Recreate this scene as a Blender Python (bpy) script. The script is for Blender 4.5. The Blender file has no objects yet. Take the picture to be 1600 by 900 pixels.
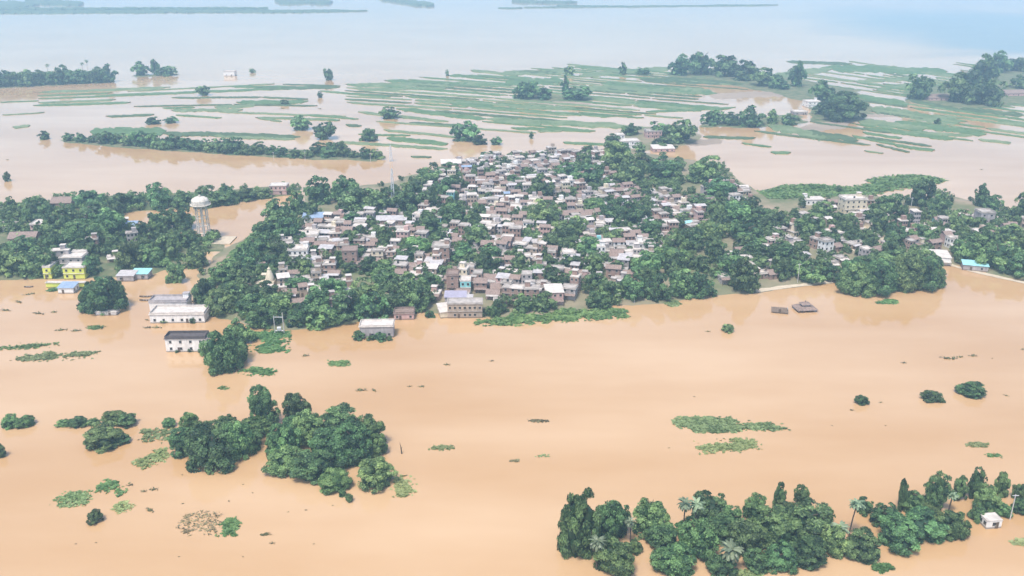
import bpy, math, random
import numpy as np
from mathutils import Vector
R = math.radians
PI = math.pi
random.seed(7)
sc = bpy.context.scene
col = sc.collection

# ------------------------------------------------------------------ camera
FPX, CAM_H, PITCH = 1385.0, 150.0, math.atan(520 / 1385.0)
cam_d = bpy.data.cameras.new('camera')
cam = bpy.data.objects.new('camera', cam_d)
col.objects.link(cam)
cam.location = (0, 0, CAM_H)
cam.rotation_euler = (PI / 2 - PITCH, 0, 0)
cam_d.sensor_width = 36.0
cam_d.lens = FPX / 1600 * 36
cam_d.clip_start = 1.0
cam_d.clip_end = 60000
sc.camera = cam

# ------------------------------------------------------------------ sky, sun, exposure
SUN_EL, SUN_ROT = R(64), R(207)
world = bpy.data.worlds.new('World')
sc.world = world
world.use_nodes = True
wn = world.node_tree
bg = wn.nodes['Background']
sky = wn.nodes.new('ShaderNodeTexSky')
sky.sky_type = 'NISHITA'
sky.sun_disc = False
sky.sun_elevation = SUN_EL
sky.sun_rotation = SUN_ROT
sky.altitude = 100
sky.air_density = 1.0
sky.dust_density = 3.0
sky.ozone_density = 1.0
wn.links.new(sky.outputs[0], bg.inputs[0])
bg.inputs[1].default_value = 0.145
sun_d = bpy.data.lights.new('sun', 'SUN')
sun_d.energy = 2.3
sun_d.angle = R(12)
sun_d.color = (1.0, 0.95, 0.88)
sun = bpy.data.objects.new('sun', sun_d)
col.objects.link(sun)
sdir = Vector((math.sin(SUN_ROT) * math.cos(SUN_EL), math.cos(SUN_ROT) * math.cos(SUN_EL), math.sin(SUN_EL)))
sun.rotation_euler = sdir.to_track_quat('Z', 'Y').to_euler()
sun.location = sdir * 500
sc.view_settings.view_transform = 'Standard'
sc.view_settings.look = 'None'
sc.view_settings.exposure = 0.80
sc.view_settings.gamma = 1.0
sc.view_settings.use_curve_mapping = False
sc.cycles.max_bounces = 6
sc.cycles.volume_bounces = 1

# ------------------------------------------------------------------ photo pixel (1600x900) -> point on the ground
CP, SP = math.cos(PITCH), math.sin(PITCH)

def at(x, y, z=0.0):
    u, v = (x - 800) / FPX, (450 - y) / FPX
    d = Vector((u, CP + v * SP, -SP + v * CP))
    t = (z - CAM_H) / d.z
    return Vector((d.x * t, d.y * t, z))

def px_per_m(y):
    return FPX / (CAM_H / ((y - 450) / FPX * CP + SP))

def depression(y):
    return PITCH + math.atan((y - 450) / FPX)

# ------------------------------------------------------------------ materials
MATS = {}

def mat(name, rgb, rough=0.8, var=0.25, scale=0.6, streak=0.0, bump=0.0, spec=0.3, rgb2=None, detail=4):
    if name in MATS:
        return MATS[name]
    m = bpy.data.materials.new(name)
    m.use_nodes = True
    nt = m.node_tree
    b = nt.nodes['Principled BSDF']
    b.inputs['Roughness'].default_value = rough
    b.inputs['Specular IOR Level'].default_value = spec
    geo = nt.nodes.new('ShaderNodeNewGeometry')
    n = nt.nodes.new('ShaderNodeTexNoise')
    n.inputs['Scale'].default_value = scale
    n.inputs['Detail'].default_value = detail
    n.inputs['Roughness'].default_value = 0.65
    mp = nt.nodes.new('ShaderNodeMapping')
    mp.inputs['Scale'].default_value = (1, 1, 1 - 0.8 * streak)
    nt.links.new(geo.outputs['Position'], mp.inputs['Vector'])
    nt.links.new(mp.outputs[0], n.inputs['Vector'])
    ramp = nt.nodes.new('ShaderNodeMapRange')
    ramp.inputs['From Min'].default_value = 0.32
    ramp.inputs['From Max'].default_value = 0.68
    nt.links.new(n.outputs['Fac'], ramp.inputs['Value'])
    mix = nt.nodes.new('ShaderNodeMix')
    mix.data_type = 'RGBA'
    lo = rgb2 if rgb2 else tuple(c * (1 - var) for c in rgb)
    hi = rgb if rgb2 else tuple(min(0.85, c * (1 + var * 0.6)) for c in rgb)
    mix.inputs['A'].default_value = (*lo, 1)
    mix.inputs['B'].default_value = (*hi, 1)
    nt.links.new(ramp.outputs[0], mix.inputs['Factor'])
    nt.links.new(mix.outputs['Result'], b.inputs['Base Color'])
    if streak:      # wet silt line where a wall stands in the flood
        sx = nt.nodes.new('ShaderNodeSeparateXYZ')
        nt.links.new(geo.outputs['Position'], sx.inputs[0])
        ma = nt.nodes.new('ShaderNodeMath')
        ma.operation = 'MULTIPLY_ADD'
        ma.inputs[1].default_value = -0.9
        nt.links.new(n.outputs['Fac'], ma.inputs[0])
        nt.links.new(sx.outputs['Z'], ma.inputs[2])
        mb = nt.nodes.new('ShaderNodeMapRange')
        mb.inputs['From Min'].default_value = 0.25
        mb.inputs['From Max'].default_value = -0.05
        mb.inputs['To Max'].default_value = 0.75
        nt.links.new(ma.outputs[0], mb.inputs['Value'])
        wm_ = nt.nodes.new('ShaderNodeMix')
        wm_.data_type = 'RGBA'
        wm_.inputs['B'].default_value = (0.16, 0.11, 0.065, 1)
        nt.links.new(mb.outputs[0], wm_.inputs['Factor'])
        nt.links.new(mix.outputs['Result'], wm_.inputs['A'])
        nt.links.new(wm_.outputs['Result'], b.inputs['Base Color'])
    if bump:
        bp = nt.nodes.new('ShaderNodeBump')
        bp.inputs['Strength'].default_value = bump
        bp.inputs['Distance'].default_value = 0.3
        nt.links.new(n.outputs['Fac'], bp.inputs['Height'])
        nt.links.new(bp.outputs[0], b.inputs['Normal'])
    MATS[name] = m
    return m

def leaf_mat(name, dark, light, rough=0.5, rnd=0.35, trans=0.28):
    m = bpy.data.materials.new(name)
    m.use_nodes = True
    nt = m.node_tree
    b = nt.nodes['Principled BSDF']
    b.inputs['Roughness'].default_value = rough
    b.inputs['Specular IOR Level'].default_value = 0.35
    att = nt.nodes.new('ShaderNodeAttribute')
    att.attribute_name = 'tone'
    mix = nt.nodes.new('ShaderNodeMix')
    mix.data_type = 'RGBA'
    mix.inputs['A'].default_value = (*dark, 1)
    mix.inputs['B'].default_value = (*light, 1)
    nt.links.new(att.outputs['Fac'], mix.inputs['Factor'])
    oi = nt.nodes.new('ShaderNodeObjectInfo')
    mr = nt.nodes.new('ShaderNodeMapRange')
    mr.inputs['To Min'].default_value = 1 - rnd
    mr.inputs['To Max'].default_value = 1 + rnd
    nt.links.new(oi.outputs['Random'], mr.inputs['Value'])
    hs = nt.nodes.new('ShaderNodeHueSaturation')
    nt.links.new(mr.outputs[0], hs.inputs['Value'])
    hr = nt.nodes.new('ShaderNodeMapRange')
    hr.inputs['To Min'].default_value = 0.482
    hr.inputs['To Max'].default_value = 0.53
    mul = nt.nodes.new('ShaderNodeMath')
    mul.operation = 'FRACT'
    m7 = nt.nodes.new('ShaderNodeMath')
    m7.operation = 'MULTIPLY'
    m7.inputs[1].default_value = 7.31
    nt.links.new(oi.outputs['Random'], m7.inputs[0])
    nt.links.new(m7.outputs[0], mul.inputs[0])
    nt.links.new(mul.outputs[0], hr.inputs['Value'])
    nt.links.new(hr.outputs[0], hs.inputs['Hue'])
    nt.links.new(mix.outputs['Result'], hs.inputs['Color'])
    nt.links.new(hs.outputs[0], b.inputs['Base Color'])
    tr = nt.nodes.new('ShaderNodeBsdfTranslucent')
    nt.links.new(hs.outputs[0], tr.inputs['Color'])
    ms = nt.nodes.new('ShaderNodeMixShader')
    ms.inputs[0].default_value = trans
    nt.links.new(b.outputs[0], ms.inputs[1])
    nt.links.new(tr.outputs[0], ms.inputs[2])
    nt.links.new(ms.outputs[0], nt.nodes['Material Output'].inputs['Surface'])
    MATS[name] = m
    return m

LEAF_DARK = leaf_mat('leaves_dark', (0.026, 0.062, 0.026), (0.205, 0.335, 0.125))
LEAF_MID = leaf_mat('leaves_mid', (0.042, 0.090, 0.034), (0.265, 0.395, 0.140))
LEAF_LIGHT = leaf_mat('leaves_light', (0.066, 0.140, 0.044), (0.290, 0.425, 0.145))
LEAF_PALM = leaf_mat('leaves_palm', (0.045, 0.085, 0.045), (0.300, 0.370, 0.220), rough=0.35)
LEAF_WEED = leaf_mat('leaves_weed', (0.190, 0.235, 0.085), (0.300, 0.345, 0.150), rnd=0.25)
LEAF_REED = leaf_mat('leaves_reed', (0.085, 0.160, 0.045), (0.190, 0.285, 0.090), rnd=0.15)
LEAF_DRY = leaf_mat('leaves_dry', (0.120, 0.105, 0.045), (0.270, 0.250, 0.120), rnd=0.25)
LEAF_PALEWEED = leaf_mat('leaves_pale_weed', (0.200, 0.270, 0.090), (0.330, 0.390, 0.160), rnd=0.15)
LEAF_OLIVE = leaf_mat('leaves_olive_weed', (0.105, 0.145, 0.055), (0.230, 0.280, 0.115), rnd=0.15)
BARK = mat('bark', (0.10, 0.075, 0.055), 0.9, 0.4, 3.0)

M = {
    'white': mat('whitewash', (0.74, 0.72, 0.69), 0.7, 0.22, 0.9, 0.9),
    'cream': mat('cream_paint', (0.62, 0.54, 0.40), 0.75, 0.2, 0.9, 0.9),
    'brick': mat('red_brick', (0.31, 0.205, 0.165), 0.9, 0.3, 1.2, 0.5),
    'grey': mat('cement_plaster', (0.37, 0.335, 0.33), 0.9, 0.3, 0.8, 0.9),
    'pink': mat('pink_paint', (0.50, 0.33, 0.30), 0.8, 0.2, 0.9, 0.9),
    'turquoise': mat('turquoise_paint', (0.22, 0.50, 0.50), 0.75, 0.2, 0.9, 0.9),
    'mud': mat('mud_wall', (0.38, 0.30, 0.23), 0.95, 0.3, 0.8, 0.5),
    'lime': mat('lime_yellow_paint', (0.62, 0.66, 0.12), 0.7, 0.12, 0.9, 0.9),
    'concrete': mat('roof_concrete', (0.40, 0.36, 0.325), 0.9, 0.35, 0.5, 0, 0.2),
    'pale': mat('pale_roof', (0.55, 0.50, 0.45), 0.85, 0.25, 0.5),
    'tin': mat('tin_sheet', (0.46, 0.43, 0.42), 0.55, 0.3, 0.7, 0, 0, 0.5),
    'tile': mat('clay_tile', (0.26, 0.19, 0.16), 0.9, 0.35, 1.5, 0, 0.3),
    'bluetin': mat('blue_tin', (0.26, 0.34, 0.46), 0.5, 0.2, 0.7),
    'turqtin': mat('turquoise_tin', (0.30, 0.58, 0.60), 0.5, 0.2, 0.7),
    'lilactin': mat('lilac_tin', (0.34, 0.32, 0.40), 0.5, 0.2, 0.7),
    'darkroof': mat('dark_roof', (0.10, 0.085, 0.085), 0.85, 0.3, 0.8, 0, 0.2),  # near-black roof and parapet colour of the white two-storey house
    'glass': mat('dark_window', (0.03, 0.032, 0.035), 0.25, 0.2, 1, 0, 0, 0.5),
    'frame': mat('window_frame', (0.45, 0.42, 0.38), 0.7, 0.2, 1),
    'door': mat('door_wood', (0.12, 0.085, 0.06), 0.7, 0.3, 2),
    'tank': mat('black_plastic', (0.03, 0.03, 0.032), 0.5, 0.2, 1),
    'steel': mat('galvanised_steel', (0.62, 0.63, 0.64), 0.5, 0.15, 1, 0, 0, 0.5),
    'pole': mat('concrete_pole', (0.52, 0.50, 0.47), 0.85, 0.2, 1),
    'stone': mat('old_stone', (0.24, 0.175, 0.145), 0.9, 0.35, 1.0, 0, 0.2),
    'debris': mat('wet_debris', (0.07, 0.055, 0.035), 0.8, 0.4, 2),
    'timber': mat('weathered_timber', (0.17, 0.125, 0.09), 0.85, 0.3, 2),
    'oldwhite': mat('weathered_white', (0.60, 0.55, 0.48), 0.8, 0.3, 0.5, 0.9),
    'sand': mat('pale_sand', (0.50, 0.42, 0.31), 0.95, 0.2, 0.3),
}

# ------------------------------------------------------------------ mesh helpers
class MB:
    def __init__(self):
        self.v, self.f, self.mi, self.mats = [], [], [], []

    def m(self, material):
        if material not in self.mats:
            self.mats.append(material)
        return self.mats.index(material)

    def add(self, vs, fs, material):
        k, i = len(self.v), self.m(material)
        self.v.extend(vs)
        for f in fs:
            self.f.append([a + k for a in f])
            self.mi.append(i)

    def box(self, cx, cy, z0, w, d, h, material, rot=0.0, taper=1.0):
        c, s = math.cos(rot), math.sin(rot)
        vs = []
        for z, t in ((z0, 1.0), (z0 + h, taper)):
            for ax, ay in ((-.5, -.5), (.5, -.5), (.5, .5), (-.5, .5)):
                x, y = ax * w * t, ay * d * t
                vs.append((cx + x * c - y * s, cy + x * s + y * c, z))
        self.add(vs, [(0, 3, 2, 1), (4, 5, 6, 7), (0, 1, 5, 4), (1, 2, 6, 5), (2, 3, 7, 6), (3, 0, 4, 7)], material)

    def bar(self, p, q, r, material, n=6, r2=None):
        p, q = Vector(p), Vector(q)
        r2 = r if r2 is None else r2
        d = (q - p).normalized()
        a = d.orthogonal().normalized()
        b = d.cross(a)
        vs = []
        for o, rr in ((p, r), (q, r2)):
            for i in range(n):
                t = 2 * PI * i / n
                vs.append(tuple(o + (a * math.cos(t) + b * math.sin(t)) * rr))
        fs = [(i, (i + 1) % n, n + (i + 1) % n, n + i) for i in range(n)]
        fs += [tuple(range(n))[::-1], tuple(range(n, 2 * n))]
        self.add(vs, fs, material)

    def lathe(self, cx, cy, prof, material, n=16):
        vs = []
        for r, z in prof:
            for i in range(n):
                t = 2 * PI * i / n
                vs.append((cx + r * math.cos(t), cy + r * math.sin(t), z))
        fs = []
        for k in range(len(prof) - 1):
            for i in range(n):
                j = (i + 1) % n
                fs.append((k * n + i, k * n + j, (k + 1) * n + j, (k + 1) * n + i))
        fs.append(tuple(range(n))[::-1])
        fs.append(tuple((len(prof) - 1) * n + i for i in range(n)))
        self.add(vs, fs, material)

    def sheet(self, pts, th, material):
        n = len(pts)
        vs = [tuple(p) for p in pts] + [(p[0], p[1], p[2] - th) for p in pts]
        fs = [tuple(range(n)), tuple(range(n, 2 * n))[::-1]]
        fs += [(i, n + i, n + (i + 1) % n, (i + 1) % n) for i in range(n)]
        self.add(vs, fs, material)

    def mesh(self, name):
        me = bpy.data.meshes.new(name)
        me.from_pydata([tuple(v) for v in self.v], [], self.f)
        for mt in self.mats:
            me.materials.append(mt)
        me.polygons.foreach_set('material_index', self.mi)
        me.update()
        return me

    def build(self, name, parent=None):
        return link(name, self.mesh(name), parent)

def link(name, me, parent=None, loc=None, scale=None, rotz=0.0):
    o = bpy.data.objects.new(name, me)
    col.objects.link(o)
    if parent is not None:
        o.parent = parent
    if loc is not None:
        o.location = loc
    if scale is not None:
        o.scale = scale
    o.rotation_euler.z = rotz
    return o

def thing(name, loc, rotz=0.0):
    o = bpy.data.objects.new(name, None)
    o.empty_display_size = 1
    col.objects.link(o)
    o.location = loc
    o.rotation_euler.z = rotz
    return o

def tag(o, label, cat, group=None, kind=None):
    if label:
        o['label'] = label
    if cat:
        o['category'] = cat
    if group:
        o['group'] = group
    if kind:
        o['kind'] = kind
    return o

# ------------------------------------------------------------------ water
def water():
    me = bpy.data.meshes.new('flood_water')
    s = 14000
    me.from_pydata([(-s, -s + 4000, 0), (s, -s + 4000, 0), (s, s + 4000, 0), (-s, s + 4000, 0)], [], [(0, 1, 2, 3)])
    m = bpy.data.materials.new('muddy_flood_water')
    m.use_nodes = True
    nt = m.node_tree
    b = nt.nodes['Principled BSDF']
    geo = nt.nodes.new('ShaderNodeNewGeometry')
    def noise(sx, sy, scale, detail=3):
        mp = nt.nodes.new('ShaderNodeMapping')
        mp.inputs['Scale'].default_value = (sx, sy, 1)
        nt.links.new(geo.outputs['Position'], mp.inputs['Vector'])
        n = nt.nodes.new('ShaderNodeTexNoise')
        n.inputs['Scale'].default_value = scale
        n.inputs['Detail'].default_value = detail
        nt.links.new(mp.outputs[0], n.inputs['Vector'])
        return n
    n1 = noise(0.45, 1.0, 0.009, 7)
    n3 = noise(0.25, 1.0, 0.03, 5)
    mix = nt.nodes.new('ShaderNodeMix')
    mix.data_type = 'RGBA'
    mix.inputs['A'].default_value = (0.440, 0.268, 0.128, 1)
    mix.inputs['B'].default_value = (0.520, 0.348, 0.198, 1)
    sm = nt.nodes.new('ShaderNodeMath')
    sm.operation = 'MULTIPLY_ADD'
    sm.inputs[1].default_value = 0.5
    nt.links.new(n3.outputs['Fac'], sm.inputs[0])
    nt.links.new(n1.outputs['Fac'], sm.inputs[2])
    mr = nt.nodes.new('ShaderNodeMapRange')
    mr.inputs['From Min'].default_value = 0.62
    mr.inputs['From Max'].default_value = 0.88
    nt.links.new(sm.outputs[0], mr.inputs['Value'])
    nt.links.new(mr.outputs[0], mix.inputs['Factor'])
    # bluish cloud shade and sky reflection painted into the far water colour
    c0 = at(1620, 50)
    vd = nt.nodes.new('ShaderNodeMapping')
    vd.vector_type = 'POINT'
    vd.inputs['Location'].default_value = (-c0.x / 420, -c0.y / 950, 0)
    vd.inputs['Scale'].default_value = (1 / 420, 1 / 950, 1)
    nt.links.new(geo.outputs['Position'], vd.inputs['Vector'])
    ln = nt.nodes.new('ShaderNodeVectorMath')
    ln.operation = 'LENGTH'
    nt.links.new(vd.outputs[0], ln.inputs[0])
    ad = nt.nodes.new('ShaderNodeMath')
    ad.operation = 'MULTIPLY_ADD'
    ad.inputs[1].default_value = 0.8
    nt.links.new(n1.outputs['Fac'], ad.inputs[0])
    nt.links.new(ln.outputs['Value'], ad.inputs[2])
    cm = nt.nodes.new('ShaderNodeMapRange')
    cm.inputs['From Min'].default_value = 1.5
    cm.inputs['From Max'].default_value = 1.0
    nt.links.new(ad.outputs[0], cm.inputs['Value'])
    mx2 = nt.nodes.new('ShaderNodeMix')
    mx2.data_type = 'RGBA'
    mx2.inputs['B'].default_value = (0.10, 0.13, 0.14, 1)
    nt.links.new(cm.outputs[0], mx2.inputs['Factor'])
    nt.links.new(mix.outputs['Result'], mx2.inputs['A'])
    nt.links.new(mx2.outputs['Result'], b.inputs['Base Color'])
    rr_ = nt.nodes.new('ShaderNodeMapRange')
    rr_.inputs['From Min'].default_value = 0.35
    rr_.inputs['From Max'].default_value = 0.65
    rr_.inputs['To Min'].default_value = 0.04
    rr_.inputs['To Max'].default_value = 0.10
    nt.links.new(n3.outputs['Fac'], rr_.inputs['Value'])
    nt.links.new(rr_.outputs[0], b.inputs['Roughness'])
    b.inputs['IOR'].default_value = 1.45
    n2 = noise(0.6, 1.0, 0.30, 5)
    bp = nt.nodes.new('ShaderNodeBump')
    bp.inputs['Strength'].default_value = 0.06
    bp.inputs['Distance'].default_value = 0.4
    nt.links.new(n2.outputs['Fac'], bp.inputs['Height'])
    nt.links.new(bp.outputs[0], b.inputs['Normal'])
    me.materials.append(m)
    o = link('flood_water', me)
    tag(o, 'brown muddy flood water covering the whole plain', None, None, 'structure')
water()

# ------------------------------------------------------------------ land
LANDS = []

def seg_dist(px, py, poly):
    """signed distance (positive inside) of arrays px,py to a polygon"""
    d = np.full(px.shape, 1e9)
    inside = np.zeros(px.shape, bool)
    n = len(poly)
    for i in range(n):
        x0, y0 = poly[i]
        x1, y1 = poly[(i + 1) % n]
        ex, ey = x1 - x0, y1 - y0
        t = np.clip(((px - x0) * ex + (py - y0) * ey) / (ex * ex + ey * ey + 1e-9), 0, 1)
        d = np.minimum(d, np.hypot(px - x0 - t * ex, py - y0 - t * ey))
        c = (y0 > py) != (y1 > py)
        xi = (x1 - x0) * (py - y0) / (y1 - y0 + 1e-12) + x0
        inside ^= c & (px < xi)
    return np.where(inside, d, -d)

NTAB = {}

def vnoise(x, y, seed=0):
    """cheap smooth value noise on arrays"""
    if seed not in NTAB:
        NTAB[seed] = np.random.RandomState(seed).rand(64, 64)
    tab = NTAB[seed]
    xi, yi = np.floor(x).astype(int), np.floor(y).astype(int)
    fx, fy = x - xi, y - yi
    fx, fy = fx * fx * (3 - 2 * fx), fy * fy * (3 - 2 * fy)
    g = lambda a, b: tab[a % 64, b % 64]
    return (g(xi, yi) * (1 - fx) * (1 - fy) + g(xi + 1, yi) * fx * (1 - fy) + g(xi, yi + 1) * (1 - fx) * fy + g(xi + 1, yi + 1) * fx * fy) - 0.5

def land_height(poly, hmax, slope, X, Y, seed, nz):
    d = seg_dist(X, Y, poly) + nz * (vnoise(X / 14, Y / 14, seed) + 0.5 * vnoise(X / 5, Y / 5, seed + 1))
    return np.clip(d * slope, -0.6, hmax) + np.where(d > 0, 0.25 * vnoise(X / 6, Y / 6, seed + 2), 0)

def land(name, pix, hmax, slope, material, step=4.0, seed=1, nz=5.0, label=None, world=False):
    poly = pix if world else [tuple(at(x, y).xy) for x, y in pix]
    LANDS.append((poly, hmax, slope, seed, nz))
    xs = [p[0] for p in poly]; ys = [p[1] for p in poly]
    gx = np.arange(min(xs) - 12, max(xs) + 12, step)
    gy = np.arange(min(ys) - 12, max(ys) + 12, step)
    X, Y = np.meshgrid(gx, gy)
    Z = land_height(poly, hmax, slope, X, Y, seed, nz)
    nx, ny = len(gx), len(gy)
    keep = Z > -0.55
    k = keep[:-1, :-1] | keep[1:, :-1] | keep[:-1, 1:] | keep[1:, 1:]
    jj, ii = np.nonzero(k)
    idx = np.stack([jj * nx + ii, jj * nx + ii + 1, (jj + 1) * nx + ii + 1, (jj + 1) * nx + ii], 1)
    used, inv = np.unique(idx, return_inverse=True)
    V = np.stack([X.ravel()[used], Y.ravel()[used], Z.ravel()[used]], 1)
    me = bpy.data.meshes.new(name)
    me.from_pydata(V.tolist(), [], inv.reshape(idx.shape).tolist())
    me.materials.append(material)
    me.polygons.foreach_set('use_smooth', [True] * len(me.polygons))
    o = link(name, me)
    tag(o, label, None, None, 'structure')
    return o

def ground_zs(X, Y):
    Z = np.zeros(X.shape)
    for poly, hmax, slope, seed, nz in LANDS:
        P = np.array(poly)
        m = (X > P[:, 0].min() - 15) & (X < P[:, 0].max() + 15) & (Y > P[:, 1].min() - 15) & (Y < P[:, 1].max() + 15)
        if m.any():
            Z[m] = np.maximum(Z[m], land_height(poly, hmax, slope, X[m], Y[m], seed, nz))
    return Z

ZCACHE = {}

def ground_z(x, y):
    k = (round(x * 4), round(y * 4))
    if k not in ZCACHE:
        ZCACHE[k] = float(ground_zs(np.array([x]), np.array([y]))[0])
    return ZCACHE[k]

def on(x, y):
    """photo pixel -> point on the land or water surface"""
    p = at(x, y)
    for _ in range(2):
        p = at(x, y, ground_z(p.x, p.y))
    return p

SOIL = mat('village_soil', (0.30, 0.235, 0.165), 0.95, 0.3, 0.035, 0, 0, 0.2, rgb2=(0.105, 0.135, 0.060), detail=8)
GRASSY = mat('grassy_bank', (0.210, 0.190, 0.110), 0.95, 0.3, 0.12, 0, 0.3, 0.2, rgb2=(0.050, 0.095, 0.036), detail=8)
MAIN = [(480, 300), (455, 330), (415, 352), (380, 372), (340, 400), (312, 428), (300, 455), (303, 478), (340, 492), (385, 512),
        (450, 516), (505, 512), (555, 500), (610, 492), (650, 486), (692, 494), (755, 496), (800, 498), (870, 492), (950, 480),
        (1000, 474), (1060, 468), (1110, 464), (1170, 457), (1230, 447), (1310, 440), (1360, 446), (1475, 412), (1510, 414), (1560, 430),
        (1620, 444), (1760, 470), (1760, 330), (1600, 336), (1545, 318), (1480, 304), (1400, 310), (1330, 300), (1270, 300), (1200, 302),
        (1165, 288), (1130, 262), (1080, 250), (1040, 246), (1000, 236), (960, 226), (930, 238), (880, 244), (800, 246), (745, 250),
        (700, 258), (655, 270), (600, 286), (540, 292)]
land('village_ground', MAIN, 2.6, 0.16, SOIL, 4.0, 3, 6)
LEFT = [(-140, 330), (-20, 322), (60, 316), (120, 308), (200, 304), (330, 300), (420, 292), (470, 292), (465, 304), (420, 310), (330, 322), (250, 328),
        (195, 334), (187, 350), (225, 366), (300, 372), (345, 374), (348, 392), (310, 395), (290, 415), (250, 424), (215, 430), (100, 436), (0, 436), (-140, 440)]
land('orchard_ground', LEFT, 1.2, 0.12, GRASSY, 4.0, 11, 5)
EMB = [(92, 218), (180, 214), (300, 224), (430, 232), (560, 240), (595, 246), (590, 252), (470, 248), (330, 240), (200, 232), (110, 224)]
land('embankment_ground', EMB, 1.2, 0.08, GRASSY, 6.0, 21, 6)
land('reed_ground', [(1180, 300), (1225, 290), (1265, 288), (1330, 293), (1365, 287), (1352, 282), (1400, 274), (1440, 273), (1482, 282), (1450, 290), (1400, 296), (1340, 306), (1260, 312), (1200, 314)],
     0.7, 0.12, GRASSY, 4.0, 31, 4)
land('hamlet_ground', [(950, 222), (975, 200), (1050, 196), (1095, 210), (1090, 222), (1040, 232), (1000, 238), (960, 240)], 1.5, 0.1, SOIL, 5.0, 41, 6)
for k, pts in enumerate([
        [(-120, 118), (0, 116), (100, 110), (180, 116), (178, 128), (90, 134), (0, 138), (-120, 138)],
        [(206, 118), (275, 114), (280, 118), (210, 121)],
        [(800, 152), (850, 146), (925, 152), (925, 159), (840, 160), (800, 158)],
        [(1040, 112), (1110, 106), (1200, 114), (1340, 140), (1370, 175), (1350, 192), (1270, 190), (1260, 160), (1180, 140), (1100, 124), (1045, 120)],
        [(1092, 190), (1180, 184), (1250, 178), (1260, 192), (1190, 200), (1100, 199)],
        [(1410, 140), (1480, 128), (1560, 100), (1680, 95), (1680, 150), (1600, 165), (1500, 172), (1420, 160)]]):
    land('wooded_ground', pts, 1.0, 0.05, GRASSY, 9.0, 50 + 5 * k, 10)

# ------------------------------------------------------------------ leafy meshes (numpy)
def leafy(name, centres, normals, sizes, tones, material, core=None, elong=1.0):
    """one mesh of diamond leaves; core = extra (verts, faces) in the same material"""
    n = len(centres)
    nrm = normals / (np.linalg.norm(normals, axis=1, keepdims=True) + 1e-9)
    rv = np.random.RandomState(n % 1000 + 5).normal(size=(n, 3))
    a = np.cross(nrm, rv); a /= np.linalg.norm(a, axis=1, keepdims=True) + 1e-9
    b = np.cross(nrm, a)
    s = sizes[:, None]
    V = np.stack([centres + a * s * elong, centres + b * s * 0.72 + nrm * s * 0.18, centres - a * s * elong, centres - b * s * 0.72 + nrm * s * 0.18], 1).reshape(-1, 3)
    F = np.arange(4 * n).reshape(n, 4)
    faces = F.tolist()
    tone = tones.tolist()
    verts = V.tolist()
    if core:
        k = len(verts)
        verts += core[0]
        for f in core[1]:
            faces.append([i + k for i in f])
            tone.append(0.0)
    me = bpy.data.meshes.new(name)
    me.from_pydata(verts, [], faces)
    at_ = me.attributes.new('tone', 'FLOAT', 'FACE')
    at_.data.foreach_set('value', tone)
    me.materials.append(material)
    me.update()
    return me

def ico(c, r, sz=1.0):
    t = (1 + 5 ** .5) / 2
    v = [(-1, t, 0), (1, t, 0), (-1, -t, 0), (1, -t, 0), (0, -1, t), (0, 1, t), (0, -1, -t), (0, 1, -t), (t, 0, -1), (t, 0, 1), (-t, 0, -1), (-t, 0, 1)]
    l = (1 + t * t) ** .5
    vs = [(c[0] + x / l * r, c[1] + y / l * r, c[2] + z / l * r * sz) for x, y, z in v]
    fs = [(0, 11, 5), (0, 5, 1), (0, 1, 7), (0, 7, 10), (0, 10, 11), (1, 5, 9), (5, 11, 4), (11, 10, 2), (10, 7, 6), (7, 1, 8),
          (3, 9, 4), (3, 4, 2), (3, 2, 6), (3, 6, 8), (3, 8, 9), (4, 9, 5), (2, 4, 11), (6, 2, 10), (8, 6, 7), (9, 8, 1)]
    return vs, fs

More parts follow.
